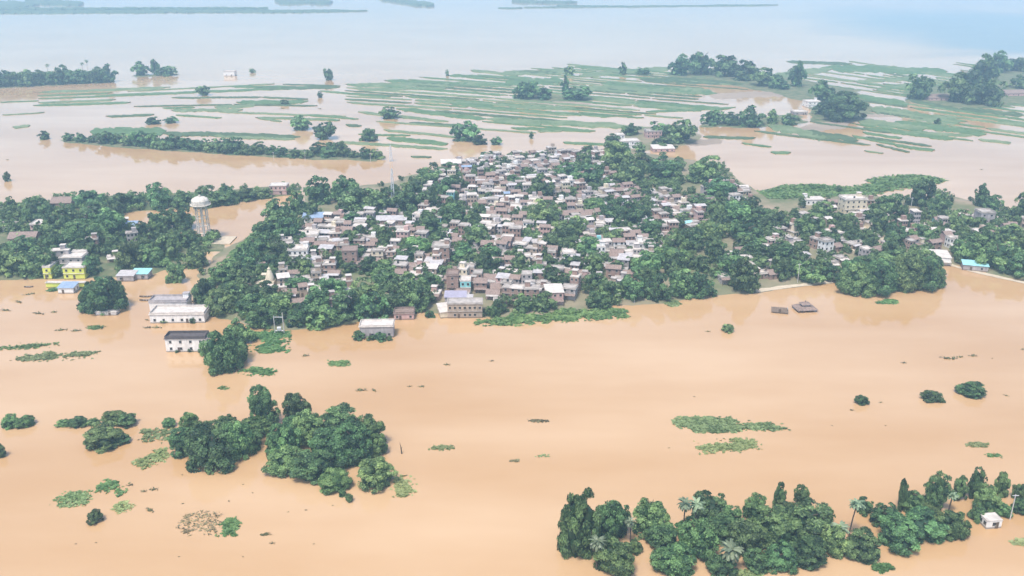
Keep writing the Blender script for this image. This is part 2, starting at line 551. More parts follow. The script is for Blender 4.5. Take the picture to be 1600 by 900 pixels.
def crown_mesh(name, seed, n, leaf, material, nl=10, spread=0.62, lob=(0.30, 0.50), low=0.25, nc=60, cr=(0.13, 0.25)):
    """crown of radius ~1, z 0..1.5: limbs carry nl boughs, the boughs carry nc leaf clumps, the clumps carry n leaves"""
    rs = np.random.RandomState(seed)
    L = []
    for i in range(nl):
        an = 2 * PI * (i * 0.618) + rs.uniform(-.4, .4)
        rr = spread * math.sqrt(rs.uniform(0.05, 1.0))
        z = low + (1.12 - low) * (i + rs.uniform(0, 1)) / nl
        rr *= 1.0 - 0.5 * max(0, (z - 0.6) / 0.6)
        r = rs.uniform(*lob)
        L.append((rr * math.cos(an), rr * math.sin(an), max(z, r * 0.75), r))
    L.append((0, 0, 0.6, 0.5))
    C = np.array([l[:3] for l in L]); Rr = np.array([l[3] for l in L])
    # clumps on the bough surfaces
    m = nc * 8
    li = rs.choice(len(L), m, p=Rr ** 2 / (Rr ** 2).sum())
    d = rs.normal(size=(m, 3)); d /= np.linalg.norm(d, axis=1, keepdims=True)
    p = C[li] + d * (Rr[li] * rs.uniform(0.86, 1.16, m))[:, None]
    inside = (np.linalg.norm(p[:, None, :] - C[None], axis=2) / Rr[None]).min(axis=1) > 0.80
    p, d = p[inside & (p[:, 2] > 0.04)], d[inside & (p[:, 2] > 0.04)]
    K, KD = [], []
    for q, dd in zip(p, d):      # keep clumps a little apart, so that gaps stay between them
        if all(((q - k) ** 2).sum() > 0.019 for k in K):
            K.append(q); KD.append(dd)
        if len(K) >= nc:
            break
    K, KD = np.array(K), np.array(KD)
    kr = rs.uniform(cr[0], cr[1], len(K))
    kt = np.clip(rs.normal(0.38, 0.30, len(K)), 0, 1)
    ki = rs.choice(len(K), n, p=kr ** 2 / (kr ** 2).sum())
    d = rs.normal(size=(n, 3)); d /= np.linalg.norm(d, axis=1, keepdims=True)
    d = d + KD[ki] * 0.7 + np.array([0, 0, 0.35]); d /= np.linalg.norm(d, axis=1, keepdims=True)
    pos = K[ki] + d * (kr[ki] * (0.55 + 0.6 * rs.rand(n) ** 0.8))[:, None] * np.array([1.1, 1.1, 0.8])
    pos[:, 2] = np.abs(pos[:, 2])
    nr = d * 0.8 + rs.normal(size=(n, 3)) * 0.40 + np.array([0, 0, 0.25])
    tone = np.clip(kt[ki] + rs.normal(0, 0.20, n) + 0.55 * (rs.rand(n) > 0.92), 0, 1)
    cv, cf = [], []
    for c, r in zip(C, Rr):
        a, b = ico(c, r * 0.62)
        f0 = len(cv)
        cv += a; cf += [[i + f0 for i in f] for f in b]
    return leafy(name, pos, nr, leaf * rs.uniform(0.55, 1.3, n), tone, material, (cv, cf), 1.2)

def trunk_mesh(name, seed):
    rs = random.Random(seed)
    b = MB()
    pts = [(0, 0, -0.3), (rs.uniform(-.04, .04), rs.uniform(-.04, .04), 0.3), (rs.uniform(-.08, .08), rs.uniform(-.08, .08), 0.62)]
    rr = [0.085, 0.06, 0.04]
    for i in range(2):
        b.bar(pts[i], pts[i + 1], rr[i], BARK, 7, rr[i + 1])
    for i in range(4):
        a = i * PI / 2 + rs.uniform(-.4, .4)
        q = (0.42 * math.cos(a), 0.42 * math.sin(a), rs.uniform(0.75, 1.0))
        b.bar(pts[1] if i % 2 else pts[2], q, 0.035, BARK, 5, 0.014)
    return b.mesh(name)

def palm_mesh(seed, nf=34):
    rs = np.random.RandomState(seed)
    C, Nn, S = [], [], []
    verts, faces, tone = [], [], []
    for i in range(nf):
        a = 2 * PI * i / nf + rs.uniform(-.2, .2)
        el = rs.uniform(-0.5, 1.2)
        ca, sa = math.cos(a), math.sin(a)
        tn = rs.uniform(0.1, 1.0)
        for sgn in (-1, 1):
            k = len(verts)
            x, z, e = 0.0, 0.0, el
            for j in range(6):
                w = 0.13 * math.sin(PI * (j + 0.6) / 6.2) + 0.015
                verts.append((ca * x, sa * x, z))
                verts.append((ca * x - sa * w * sgn, sa * x + ca * w * sgn, z - 0.45 * w))
                x += 0.2 * math.cos(e); z += 0.2 * math.sin(e); e -= 0.33
            for j in range(5):
                faces.append([k + 2 * j, k + 2 * j + 1, k + 2 * j + 3, k + 2 * j + 2])
                tone.append(float(np.clip(tn + rs.normal(0, .15), 0, 1)))
    me = bpy.data.meshes.new('palm_fronds')
    me.from_pydata(verts, [], faces)
    me.attributes.new('tone', 'FLOAT', 'FACE').data.foreach_set('value', tone)
    me.materials.append(LEAF_PALM)
    return me

LEAF = {'d': LEAF_DARK, 'm': LEAF_MID, 'l': LEAF_LIGHT}
CROWN = {}
for key, mt in LEAF.items():
    CROWN[key, 'near'] = [crown_mesh('leafy_crown', 10 + i + ord(key), 9500, 0.044, mt, 11 + i % 4, 0.62 - 0.05 * (i % 2), (0.26, 0.42), 0.25, 85 - 6 * i) for i in range(5)]
    CROWN[key, 'mid'] = [crown_mesh('leafy_crown', 50 + i + ord(key), 2800, 0.072, mt, 8 + i % 4, 0.60, (0.28, 0.44), 0.25, 55 - 3 * i, (0.15, 0.27)) for i in range(6)]
    CROWN[key, 'far'] = [crown_mesh('leafy_crown', 90 + i + ord(key), 800, 0.125, mt, 7, 0.58, (0.28, 0.46), 0.25, 30, (0.18, 0.30)) for i in range(5)]
TRUNKS = [trunk_mesh('tree_trunk', i) for i in range(4)]
PALMS = [palm_mesh(i) for i in range(4)]

# ------------------------------------------------------------------ labels that single each thing out
LANDMARKS = [
    (320, 372, 'the white water tower'), (615, 328, 'the thin radio mast'), (105, 432, 'the lime-yellow house'), (295, 545, 'the white two-storey house'),
    (283, 500, 'the walled white compound'), (725, 492, 'the waterside frame building'), (582, 528, 'the flooded grey ruin'),
    (632, 495, 'the small pink waterside house'), (1257, 482, 'the sunken tiered pavilion'), (1393, 455, 'the dense tree island'),
    (423, 448, 'the cream temple spire'), (900, 492, 'the long green reed bank'), (1330, 330, 'the cream hilltop block'), (1270, 316, 'the white stepped block'),
    (1535, 352, 'the grey tower block'), (1457, 410, 'the pillared pale-roofed hall'), (1522, 416, 'the turquoise tin shed'), (888, 411, 'the white cube house'),
    (1010, 396, 'the white pinnacled house'), (735, 455, 'the turquoise house'), (865, 473, 'the pink reed-bank house'), (165, 490, 'the big tree over a white hut'),
    (360, 118, 'the white house in the far river'), (1465, 155, 'the long pink far roof'), (1545, 824, 'the white roadside hut'), (1326, 835, 'the lone leaning palm'),
    (627, 708, 'the bare broken stump'), (587, 765, 'the round clipped-looking tree'), (413, 668, 'the tall tree of the flooded grove'), (438, 518, 'the electric pole pair'),
    (980, 222, 'the far white hamlet'), (1075, 835, 'the pair of tall palms'), (905, 878, 'the massive tree on the grove end'), (1120, 665, 'the olive floating weed raft'),
    (514, 128, 'the lone square tree'), (730, 222, 'the big domed field tree'), (240, 118, 'the small wooded river islet'), (90, 130, 'the long dark far spinney'), (1095, 117, 'the tall far wood'),
    (1315, 188, 'the dark field spinney'), (1510, 165, 'the broad far spinney'), (860, 157, 'the low field spinney'), (1400, 285, 'the green marsh tongue'), (330, 238, 'the tree-lined embankment'),
    (230, 710, 'the pale weed strip'), (1050, 225, 'the hamlet tree mound'),
]
ORD = ['', 'second ', 'third ', 'fourth ', 'fifth ', 'sixth ', 'seventh ', 'eighth ', 'ninth ', 'tenth ', 'eleventh ', 'twelfth ']
PENDING = []      # (object, class phrase, x, y)

def label_later(o, phrase, x, y, cat, group=None):
    PENDING.append((o, phrase, x, y))
    tag(o, None, cat, group)

def finish_labels():
    cells = {}
    for o, ph, x, y in PENDING:
        lm = min((l for l in LANDMARKS if abs(l[0] - x) + abs(l[1] - y) > 3), key=lambda l: math.hypot(l[0] - x, 1.8 * (l[1] - y)))
        dx, dy = x - lm[0], 2.2 * (y - lm[1])
        w = ('left of' if dx < 0 else 'right of') if abs(dx) > abs(dy) else ('behind' if dy < 0 else 'in front of')
        cells.setdefault((ph, w, lm[2]), []).append((math.hypot(dx, dy), o))
    for (ph, w, lm), lst in cells.items():
        lst.sort(key=lambda t: t[0])
        for i, (_, o) in enumerate(lst):
            if len(lst) == 1:
                o['label'] = f'{ph} {w} {lm}'
            else:
                o['label'] = f'{ORD[i] if i < 12 else "last "}nearest {ph} {w} {lm}'

# ------------------------------------------------------------------ trees
N_TREES = 0
TREES_W = []     # for keeping houses clear

def tree(x, y, w, h, k='m', lod=None, rise=0.0):
    """crown w px wide, h px tall, foot of the crown seen at pixel x,y"""
    global N_TREES
    N_TREES += 1
    rs = random.Random(int(x * 13 + y * 131 + w * 7))
    dp = depression(y)
    yb = y - 0.5 * w * math.sin(dp) * 0.75
    p = on(x, yb)
    s = px_per_m(yb)
    rad = w / 2 / s
    ht = max((h - 0.5 * w * math.sin(dp) * 0.9) / (s * math.cos(dp)), rad * 0.75)
    if lod is None:
        lod = 'near' if y > 560 or w > 62 else ('mid' if y > 240 else 'far')
    small = ht < 4.2
    root = thing('bush' if small else 'broadleaf_tree', p, 0)
    TREES_W.append((p.x, p.y, rad))
    me = rs.choice(CROWN[k, lod])
    z0 = -0.05 * ht + rise
    link('crown', me, root, (0, 0, z0), (rad * rs.uniform(.95, 1.08), rad * rs.uniform(.95, 1.08), (ht * 1.02 - z0) / 1.48), rs.uniform(0, 6.28))
    link('trunk', rs.choice(TRUNKS), root, (0, 0, -0.2), (rad, rad, ht), rs.uniform(0, 6.28))
    shade = {'d': 'dark green', 'm': 'mid-green', 'l': 'light green'}[k]
    asp = h / w
    shape = 'tall narrow' if asp > 1.25 else ('upright' if asp > 0.9 else ('rounded' if asp > 0.68 else 'low spreading'))
    if small:
        label_later(root, f'{shape} {shade} bush', x, y, 'bush', 'bushes standing in the flood')
    else:
        label_later(root, f'{shape} {shade} tree', x, y, 'tree', 'leafy trees of the flooded village')
    return root

def palm(x, y, w, h, lean=0.0):
    p = on(x, y)
    s = px_per_m(y)
    ht = (h - w * 0.4) / (s * math.cos(depression(y)))
    rad = w / 2 / s
    root = thing('palm_tree', p)
    b = MB()
    pr = None
    for i in range(7):
        t = i / 6
        q = (lean * ht * t * t, 0, ht * t - 0.4)
        if pr:
            b.bar(pr, q, 0.26 - 0.1 * t, BARK, 8, 0.25 - 0.1 * t)
        pr = q
    b.build('trunk', root)
    link('fronds', random.choice(PALMS), root, (lean * ht, 0, ht - 0.4), (rad, rad, rad), random.uniform(0, 6))
    label_later(root, ('leaning ' if lean else 'straight ') + 'palm tree with drooping fronds', x, y, 'palm tree', 'palm trees')

# foreground left grove
for a in [(413, 672, 46, 64, 'd'), (464, 664, 46, 48, 'd'), (297, 676, 30, 30, 'l'), (361, 676, 22, 28, 'm'), (290, 718, 54, 46, 'd'), (332, 741, 84, 72, 'd'), (372, 722, 54, 60, 'm'),
          (396, 704, 34, 30, 'd'), (352, 692, 60, 36, 'm'), (402, 684, 50, 32, 'l'), (318, 706, 50, 44, 'm'), (446, 722, 58, 60, 'm'), (452, 746, 66, 46, 'm'), (484, 700, 58, 56, 'm'),
          (488, 757, 74, 50, 'd'), (528, 698, 70, 54, 'd'), (520, 736, 76, 62, 'd'), (556, 732, 66, 64, 'd'), (578, 706, 56, 54, 'm'), (588, 716, 36, 38, 'm'), (524, 772, 56, 36, 'l'),
          (587, 767, 60, 50, 'm'), (546, 786, 15, 14, 'm'), (535, 777, 13, 13, 'm'), (470, 745, 40, 32, 'm'), (440, 732, 30, 30, 'm'), (462, 690, 40, 36, 'd')]:
    tree(*a)
# scattered bushes and trees in the open flood
for a in [(16, 671, 30, 22, 'm'), (40, 671, 30, 20, 'm'), (122, 669, 32, 17, 'd'), (98, 668, 22, 8, 'm'), (146, 667, 22, 6, 'm'), (178, 668, 42, 24, 'l'), (198, 670, 34, 22, 'd'), (161, 706, 64, 40, 'm'), (190, 697, 30, 14, 'd'),
          (264, 669, 26, 11, 'm'), (3, 717, 18, 20, 'd'), (150, 820, 26, 21, 'd'), (1345, 634, 22, 16, 'd'), (1457, 630, 34, 18, 'd'), (1518, 625, 44, 24, 'd'), (1138, 521, 22, 14, 'm'),
          (348, 587, 58, 66, 'm'), (372, 570, 42, 52, 'd'), (332, 572, 30, 40, 'm'), (378, 540, 36, 40, 'm'), (165, 492, 72, 60, 'd'), (145, 484, 34, 44, 'd'), (186, 484, 34, 44, 'd'), (275, 444, 28, 36, 'd'), (308, 421, 40, 36, 'm')]:
    tree(*a)
for a in [(302, 506, 13, 11, 'd'), (258, 506, 14, 5, 'm'), (298, 551, 9, 7, 'd'), (316, 552, 12, 10, 'd'), (276, 552, 5, 5, 'd'), (560, 533, 18, 15, 'd'), (580, 533, 16, 9, 'd'), (594, 534, 22, 13, 'd'), (609, 533, 10, 8, 'm'), (672, 498, 16, 12, 'd'), (772, 497, 24, 18, 'm'), (256, 470, 7, 9, 'd')]:
    tree(*a)
# foreground right grove
for a in [(905, 880, 66, 100, 'm'), (945, 860, 58, 70, 'd'), (968, 838, 36, 46, 'd'), (1016, 842, 62, 58, 'm'), (1030, 860, 54, 40, 'd'), (1108, 822, 58, 48, 'd'), (1125, 850, 60, 42, 'm'), (1178, 818, 44, 42, 'm'),
          (1216, 800, 20, 42, 'd'), (1251, 800, 28, 38, 'd'), (962, 908, 66, 62, 'm'), (1052, 908, 72, 52, 'm'), (1092, 876, 66, 60, 'm'), (1160, 872, 66, 56, 'd'), (1210, 866, 80, 66, 'm'), (1255, 856, 90, 66, 'd'),
          (1216, 896, 54, 42, 'd'), (1261, 894, 62, 46, 'd'), (1302, 872, 48, 50, 'm'), (1180, 898, 44, 36, 'd'), (1125, 905, 50, 34, 'd'), (1294, 822, 14, 26, 'd'), (1350, 806, 26, 26, 'd'), (1380, 828, 44, 38, 'd'), (1348, 884, 58, 46, 'd'),
          (1402, 864, 66, 52, 'd'), (1440, 854, 76, 50, 'd'), (1486, 846, 52, 44, 'm'), (1408, 800, 20, 48, 'd'), (1424, 804, 38, 36, 'm'), (1459, 800, 40, 58, 'd'), (1452, 822, 50, 30, 'm'), (1498, 784, 24, 36, 'd'), (1522, 782, 28, 46, 'd'),
          (1538, 808, 44, 46, 'm'), (1562, 778, 26, 38, 'm'), (1564, 810, 34, 24, 'm'), (1594, 786, 28, 30, 'd'), (1592, 806, 30, 24, 'd'), (1526, 818, 26, 30, 'd'), (1075, 845, 40, 34, 'l'), (1140, 830, 40, 36, 'm'), (1235, 828, 60, 40, 'm'), (992, 868, 20, 26, 'm')]:
    tree(*a)
for a in [(1066, 846, 30, 70, 0), (1084, 842, 32, 66, 0), (932, 890, 34, 56, 0), (1140, 892, 44, 50, 0), (1308, 858, 34, 46, 0), (1326, 840, 30, 64, 0.08), (985, 850, 22, 44, -0.06), (1482, 800, 22, 36, 0.05)]:
    palm(*a)
# dense island grove on the right shore
for a in [(1338, 464, 56, 52, 'm'), (1372, 464, 60, 60, 'd'), (1410, 460, 60, 60, 'm'), (1448, 456, 54, 56, 'd'), (1355, 440, 60, 40, 'm'), (1395, 432, 70, 40, 'm'), (1435, 432, 60, 42, 'm'), (1330, 446, 40, 40, 'd')]:
    tree(*a, lod='near')
# village trees
VT = [(498, 322, 42, 42, 'd'), (540, 318, 48, 40, 'm'), (556, 334, 60, 40, 'd'), (600, 336, 60, 42, 'd'), (638, 334, 52, 44, 'd'), (650, 302, 40, 24, 'm'), (672, 288, 44, 26, 'm'), (702, 276, 34, 20, 'd'), (762, 251, 28, 14, 'd'),
      (694, 312, 40, 32, 'd'), (466, 338, 36, 36, 'm'), (438, 358, 52, 42, 'm'), (420, 382, 56, 42, 'm'), (452, 384, 44, 40, 'd'), (404, 408, 50, 38, 'm'), (438, 410, 44, 36, 'd'), (384, 430, 50, 36, 'm'), (422, 432, 40, 30, 'd'), (350, 448, 48, 36, 'm'), (386, 456, 40, 28, 'd'),
      (320, 476, 44, 40, 'd'), (345, 494, 52, 38, 'm'), (366, 480, 46, 36, 'd'), (398, 494, 46, 36, 'd'), (410, 516, 48, 38, 'm'), (436, 492, 44, 34, 'm'), (470, 512, 46, 38, 'd'), (505, 515, 52, 40, 'm'), (498, 490, 50, 38, 'm'), (540, 504, 54, 50, 'd'), (520, 470, 48, 36, 'm'), (582, 506, 52, 50, 'd'),
      (568, 476, 48, 36, 'm'), (615, 490, 56, 48, 'd'), (652, 488, 56, 52, 'd'), (668, 460, 44, 34, 'm'), (630, 462, 46, 34, 'm'), (600, 452, 44, 32, 'm'), (548, 356, 36, 22, 'd'), (490, 404, 24, 20, 'd'), (556, 404, 32, 22, 'd'), (532, 412, 30, 20, 'm'), (578, 430, 34, 30, 'd'), (604, 436, 40, 28, 'm'),
      (706, 356, 52, 34, 'm'), (672, 368, 40, 28, 'm'), (655, 398, 42, 30, 'l'), (690, 392, 42, 32, 'm'), (744, 392, 54, 40, 'm'), (724, 412, 40, 28, 'd'), (640, 412, 40, 26, 'm'), (762, 410, 40, 26, 'd'), (768, 276, 26, 16, 'm'), (802, 290, 24, 16, 'm'),
      (848, 316, 44, 40, 'm'), (884, 282, 44, 26, 'm'), (920, 294, 52, 34, 'd'), (962, 272, 56, 46, 'm'), (1002, 272, 46, 30, 'm'), (985, 294, 58, 42, 'm'), (1036, 288, 58, 38, 'd'), (1060, 268, 22, 20, 'd'), (1104, 290, 62, 42, 'm'), (1120, 314, 56, 32, 'd'), (852, 358, 60, 44, 'm'), (892, 372, 46, 34, 'm'),
      (866, 400, 48, 36, 'd'), (930, 334, 40, 26, 'l'), (962, 348, 46, 36, 'd'), (988, 356, 48, 40, 'm'), (1014, 372, 40, 28, 'd'), (962, 386, 42, 26, 'm'), (920, 404, 46, 30, 'm'), (830, 380, 36, 24, 'm'), (1150, 350, 56, 36, 'm'), (1166, 384, 58, 40, 'm'), (1112, 376, 48, 32, 'l'), (1080, 394, 48, 36, 'm'),
      (1140, 436, 48, 40, 'd'), (1162, 458, 46, 50, 'd'), (1050, 424, 60, 40, 'l'), (1010, 436, 56, 38, 'm'), (986, 470, 44, 40, 'd'), (1026, 472, 46, 42, 'd'), (1062, 468, 54, 44, 'm'), (1094, 468, 48, 42, 'd'), (955, 474, 44, 36, 'm'), (930, 452, 34, 28, 'd'), (932, 486, 44, 30, 'm'), (850, 488, 40, 30, 'd'),
      (818, 490, 38, 28, 'm'), (780, 492, 30, 24, 'd'), (890, 450, 36, 26, 'm'), (835, 438, 34, 24, 'm'), (810, 406, 30, 22, 'd'), (1190, 350, 36, 28, 'd'), (1210, 366, 44, 34, 'd'), (1200, 420, 44, 34, 'd'), (1222, 418, 44, 32, 'd'), (1180, 412, 40, 34, 'd'), (1266, 376, 52, 40, 'm'), (1290, 388, 40, 30, 'd'), (1285, 340, 36, 24, 'm'),
      (1332, 382, 36, 24, 'd'), (1300, 442, 36, 30, 'd'), (1262, 444, 40, 32, 'm'), (1245, 432, 34, 26, 'm'), (1385, 340, 46, 36, 'm'), (1402, 362, 36, 44, 'd'), (1396, 385, 36, 36, 'd'), (1438, 326, 44, 44, 'd'), (1468, 336, 40, 30, 'm'), (1436, 384, 44, 30, 'm'), (1500, 362, 40, 30, 'm'), (1532, 324, 22, 32, 'd'), (1552, 330, 30, 24, 'd'),
      (1506, 412, 42, 40, 'm'), (1535, 404, 52, 46, 'm'), (1560, 424, 56, 46, 'm'), (1588, 436, 50, 40, 'd'), (1572, 380, 46, 30, 'm'), (1596, 352, 36, 44, 'd'), (1606, 400, 50, 40, 'm'), (1020, 400, 40, 24, 'd'), (1068, 350, 30, 18, 'm'), (1090, 324, 36, 20, 'm'), (760, 440, 26, 18, 'd'), (480, 436, 34, 26, 'm'), (462, 456, 36, 24, 'd')]
for a in VT:
    tree(*a)
# left orchard
for a in [(140, 328, 44, 32, 'd'), (188, 330, 46, 28, 'd'), (212, 324, 36, 24, 'm'), (250, 326, 42, 38, 'd'), (284, 324, 36, 22, 'd'), (326, 326, 46, 34, 'd'), (352, 322, 44, 30, 'd'), (386, 314, 34, 20, 'd'), (412, 310, 30, 16, 'm'), (60, 356, 52, 42, 'm'), (92, 374, 56, 44, 'm'), (132, 392, 64, 48, 'm'), (168, 372, 56, 46, 'm'),
          (150, 350, 46, 34, 'd'), (22, 432, 52, 42, 'm'), (62, 434, 54, 44, 'm'), (100, 406, 56, 44, 'd'), (40, 404, 46, 32, 'm'), (-8, 434, 40, 40, 'm'), (250, 368, 44, 38, 'm'), (282, 364, 48, 44, 'm'), (292, 388, 34, 28, 'm'), (246, 402, 46, 38, 'm'), (204, 424, 46, 46, 'm'), (180, 402, 44, 36, 'm'), (240, 420, 44, 36, 'm'), (334, 374, 24, 14, 'm'), (146, 432, 28, 30, 'd'), (265, 398, 38, 30, 'm')]:
    tree(*a)
# embankment row
rr = random.Random(3)
for i in range(27):
    t = i / 26
    x = 108 + 482 * t
    y = 222 + 28 * t + rr.uniform(-2, 2) + (3 if 0.2 < t < 0.8 else 0)
    w = rr.uniform(20, 34) * (0.7 if t > 0.9 or t < 0.08 else 1)
    tree(x, y, w, w * rr.uniform(0.6, 0.8), rr.choice('ddm'))
# field trees
for a in [(70, 219, 18, 14, 'd'), (472, 205, 36, 22, 'd'), (508, 220, 38, 26, 'd'), (577, 222, 28, 22, 'd'), (608, 187, 32, 18, 'd'), (728, 222, 48, 29, 'd'), (750, 227, 26, 16, 'd'), (776, 227, 20, 12, 'd'), (318, 150, 22, 15, 'd'), (514, 126, 17, 17, 'd'),
          (222, 119, 30, 20, 'd'), (244, 117, 14, 26, 'd'), (262, 119, 28, 16, 'd'), (240, 195, 26, 9, 'd'), (268, 193, 22, 10, 'd'), (12, 284, 11, 16, 'd'), (394, 114, 9, 7, 'd'), (699, 119, 6, 9, 'd'), (445, 164, 16, 9, 'm'), (500, 153, 9, 9, 'd'),
          (824, 155, 44, 30, 'd'), (850, 156, 30, 18, 'd'), (883, 146, 14, 26, 'd'), (900, 158, 46, 18, 'd'), (890, 118, 18, 15, 'm'), (973, 117, 14, 18, 'd'), (1005, 117, 26, 10, 'm'), (830, 217, 8, 10, 'd'),
          (1062, 118, 40, 28, 'd'), (1095, 118, 44, 38, 'd'), (1132, 121, 46, 36, 'd'), (1164, 127, 44, 30, 'd'), (1196, 136, 46, 26, 'd'), (1216, 140, 34, 18, 'd'), (1244, 136, 26, 34, 'd'), (1240, 118, 20, 14, 'm'), (1284, 160, 40, 30, 'd'),
          (1115, 196, 34, 25, 'd'), (1142, 196, 34, 18, 'd'), (1172, 199, 44, 30, 'd'), (1206, 194, 20, 22, 'm'), (1232, 196, 30, 16, 'd'), (1318, 190, 70, 42, 'd'), (1290, 180, 36, 26, 'd'), (1436, 157, 44, 36, 'd'), (1500, 162, 60, 42, 'd'), (1540, 166, 56, 42, 'd'), (1530, 140, 50, 46, 'd'),
          (1555, 115, 40, 30, 'd'), (1588, 112, 40, 22, 'd'), (1600, 140, 40, 22, 'm'), (1465, 195, 14, 10, 'd'), (1030, 215, 40, 22, 'm'), (1062, 226, 52, 34, 'd'), (1040, 234, 40, 22, 'd'), (985, 212, 34, 18, 'm'), (956, 232, 30, 20, 'd'), (972, 250, 30, 26, 'm'), (1000, 240, 22, 16, 'd')]:
    tree(*a)
for i in range(11):
    tree(-10 + 18 * i, 137 - 0.8 * i, rr.uniform(26, 36), rr.uniform(19, 26), 'd')
for a in [(75, 114, 9, 16, 0.05), (130, 112, 8, 16, 0), (137, 108, 8, 16, 0)]:
    palm(*a)

# low greenery between the houses and under the orchard trees: nobody could count it
def shrubbery(name, pix, count, seed, label, rmin, rmax):
    poly = [tuple(at(*q).xy) for q in pix]
    P = np.array(poly)
    rs = np.random.RandomState(seed)
    T = np.array(TREES_W)
    cs, ns, ss, ts = [], [], [], []
    k = 0
    while k < count:
        x, y = rs.uniform(P[:, 0].min(), P[:, 0].max()), rs.uniform(P[:, 1].min(), P[:, 1].max())
        if seg_dist(np.array([x]), np.array([y]), poly)[0] < 1:
            continue
        k += 1
        r = rs.uniform(rmin, rmax)
        z = ground_z(x, y)
        SHRUBS.append((x, y, r))
        n = 260
        nb = 9
        b = np.stack([rs.normal(0, .45, nb), rs.normal(0, .45, nb), rs.uniform(.25, 1.25, nb)], 1)
        i = rs.randint(0, nb, n)
        d = rs.normal(size=(n, 3)); d[:, 2] += 0.4; d /= np.linalg.norm(d, axis=1, keepdims=True)
        c = b[i] + d * rs.uniform(.22, .42, n)[:, None]
        cs.append(c * r + np.array([x, y, z])); ns.append(d + rs.normal(size=(n, 3)) * .4)
        ss.append(rs.uniform(.10, .22, n) * r); ts.append(np.clip(rs.normal(.4, .2, nb)[i] + rs.normal(0, .15, n) + rs.uniform(-.2, .2), 0, 1))
    me = leafy(name, np.concatenate(cs), np.concatenate(ns), np.concatenate(ss), np.concatenate(ts), LEAF_MID)
    o = link(name, me)
    tag(o, label, 'greenery', None, 'stuff')
SHRUBS = []
shrubbery('village_shrubbery', MAIN, 330, 5, 'low green garden growth between the village houses', 1.6, 3.8)
shrubbery('orchard_undergrowth', LEFT[:-1], 230, 6, 'green undergrowth beneath the orchard trees', 1.6, 3.6)

def canopy(name, specs, seed, label):
    """smaller trees between the houses, past the three hundred individual ones: one mesh"""
    rs = np.random.RandomState(seed)
    V, F, T = [], [], []
    for pix, count in specs:
        poly = [tuple(at(*q).xy) for q in pix]
        P = np.array(poly)
        k = tries = 0
        while k < count and tries < 6000:
            tries += 1
            x, y = rs.uniform(P[:, 0].min(), P[:, 0].max()), rs.uniform(P[:, 1].min(), P[:, 1].max())
            r = rs.uniform(2.6, 7.4) if k % 3 == 0 else rs.uniform(2.2, 4.8)
            if ground_z(x, y) < 0.3:
                continue
            if seg_dist(np.array([x]), np.array([y]), poly)[0] < 2 or any((x - a) ** 2 + (y - b) ** 2 < (0.62 * (r + c)) ** 2 for a, b, c in TREES_W):
                continue
            k += 1
            TREES_W.append((x, y, r))
            me = CROWN[('d', 'm', 'm', 'l')[rs.randint(4) if rs.rand() > .15 else 1], 'far'][rs.randint(5)] if k % 4 else CROWN['m', 'mid'][rs.randint(6)]
            n = len(me.vertices)
            co = np.empty(n * 3); me.vertices.foreach_get('co', co); co = co.reshape(-1, 3)
            a = rs.uniform(0, 6.28)
            ca, sa = math.cos(a), math.sin(a)
            h = r * rs.uniform(1.0, 1.5) / 1.2
            W = np.stack([(co[:, 0] * ca - co[:, 1] * sa) * r + x, (co[:, 0] * sa + co[:, 1] * ca) * r + y, co[:, 2] * h + ground_z(x, y)], 1)
            f0 = sum(len(v) for v in V)
            tn = np.empty(len(me.polygons)); me.attributes['tone'].data.foreach_get('value', tn)
            tn = np.clip(tn + rs.uniform(-.18, .28), 0, 1)
            V.append(W); T.append(tn)
            F += [[i + f0 for i in p.vertices] for p in me.polygons]
    me = bpy.data.meshes.new(name)
    me.from_pydata(np.concatenate(V).tolist(), [], F)
    me.attributes.new('tone', 'FLOAT', 'FACE').data.foreach_set('value', np.concatenate(T))
    me.materials.append(LEAF_MID)
    o = link(name, me)
    tag(o, label, 'greenery', None, 'stuff')
canopy('village_canopy', [([(800, 250), (960, 240), (1000, 280), (1110, 300), (1180, 330), (1180, 400), (1100, 470), (940, 480), (860, 470), (820, 400)], 150),
                          ([(480, 340), (700, 270), (800, 250), (820, 400), (860, 480), (700, 480), (450, 460), (440, 400)], 82),
                          ([(1170, 340), (1600, 350), (1600, 430), (1480, 400), (1330, 440), (1130, 455)], 90),
                          ([(0, 330), (200, 320), (330, 370), (250, 420), (0, 434)], 48),
                          ([(300, 470), (420, 380), (480, 330), (470, 400), (420, 470), (560, 490), (420, 512)], 34)], 9, 'smaller leafy trees crowding between the village houses')

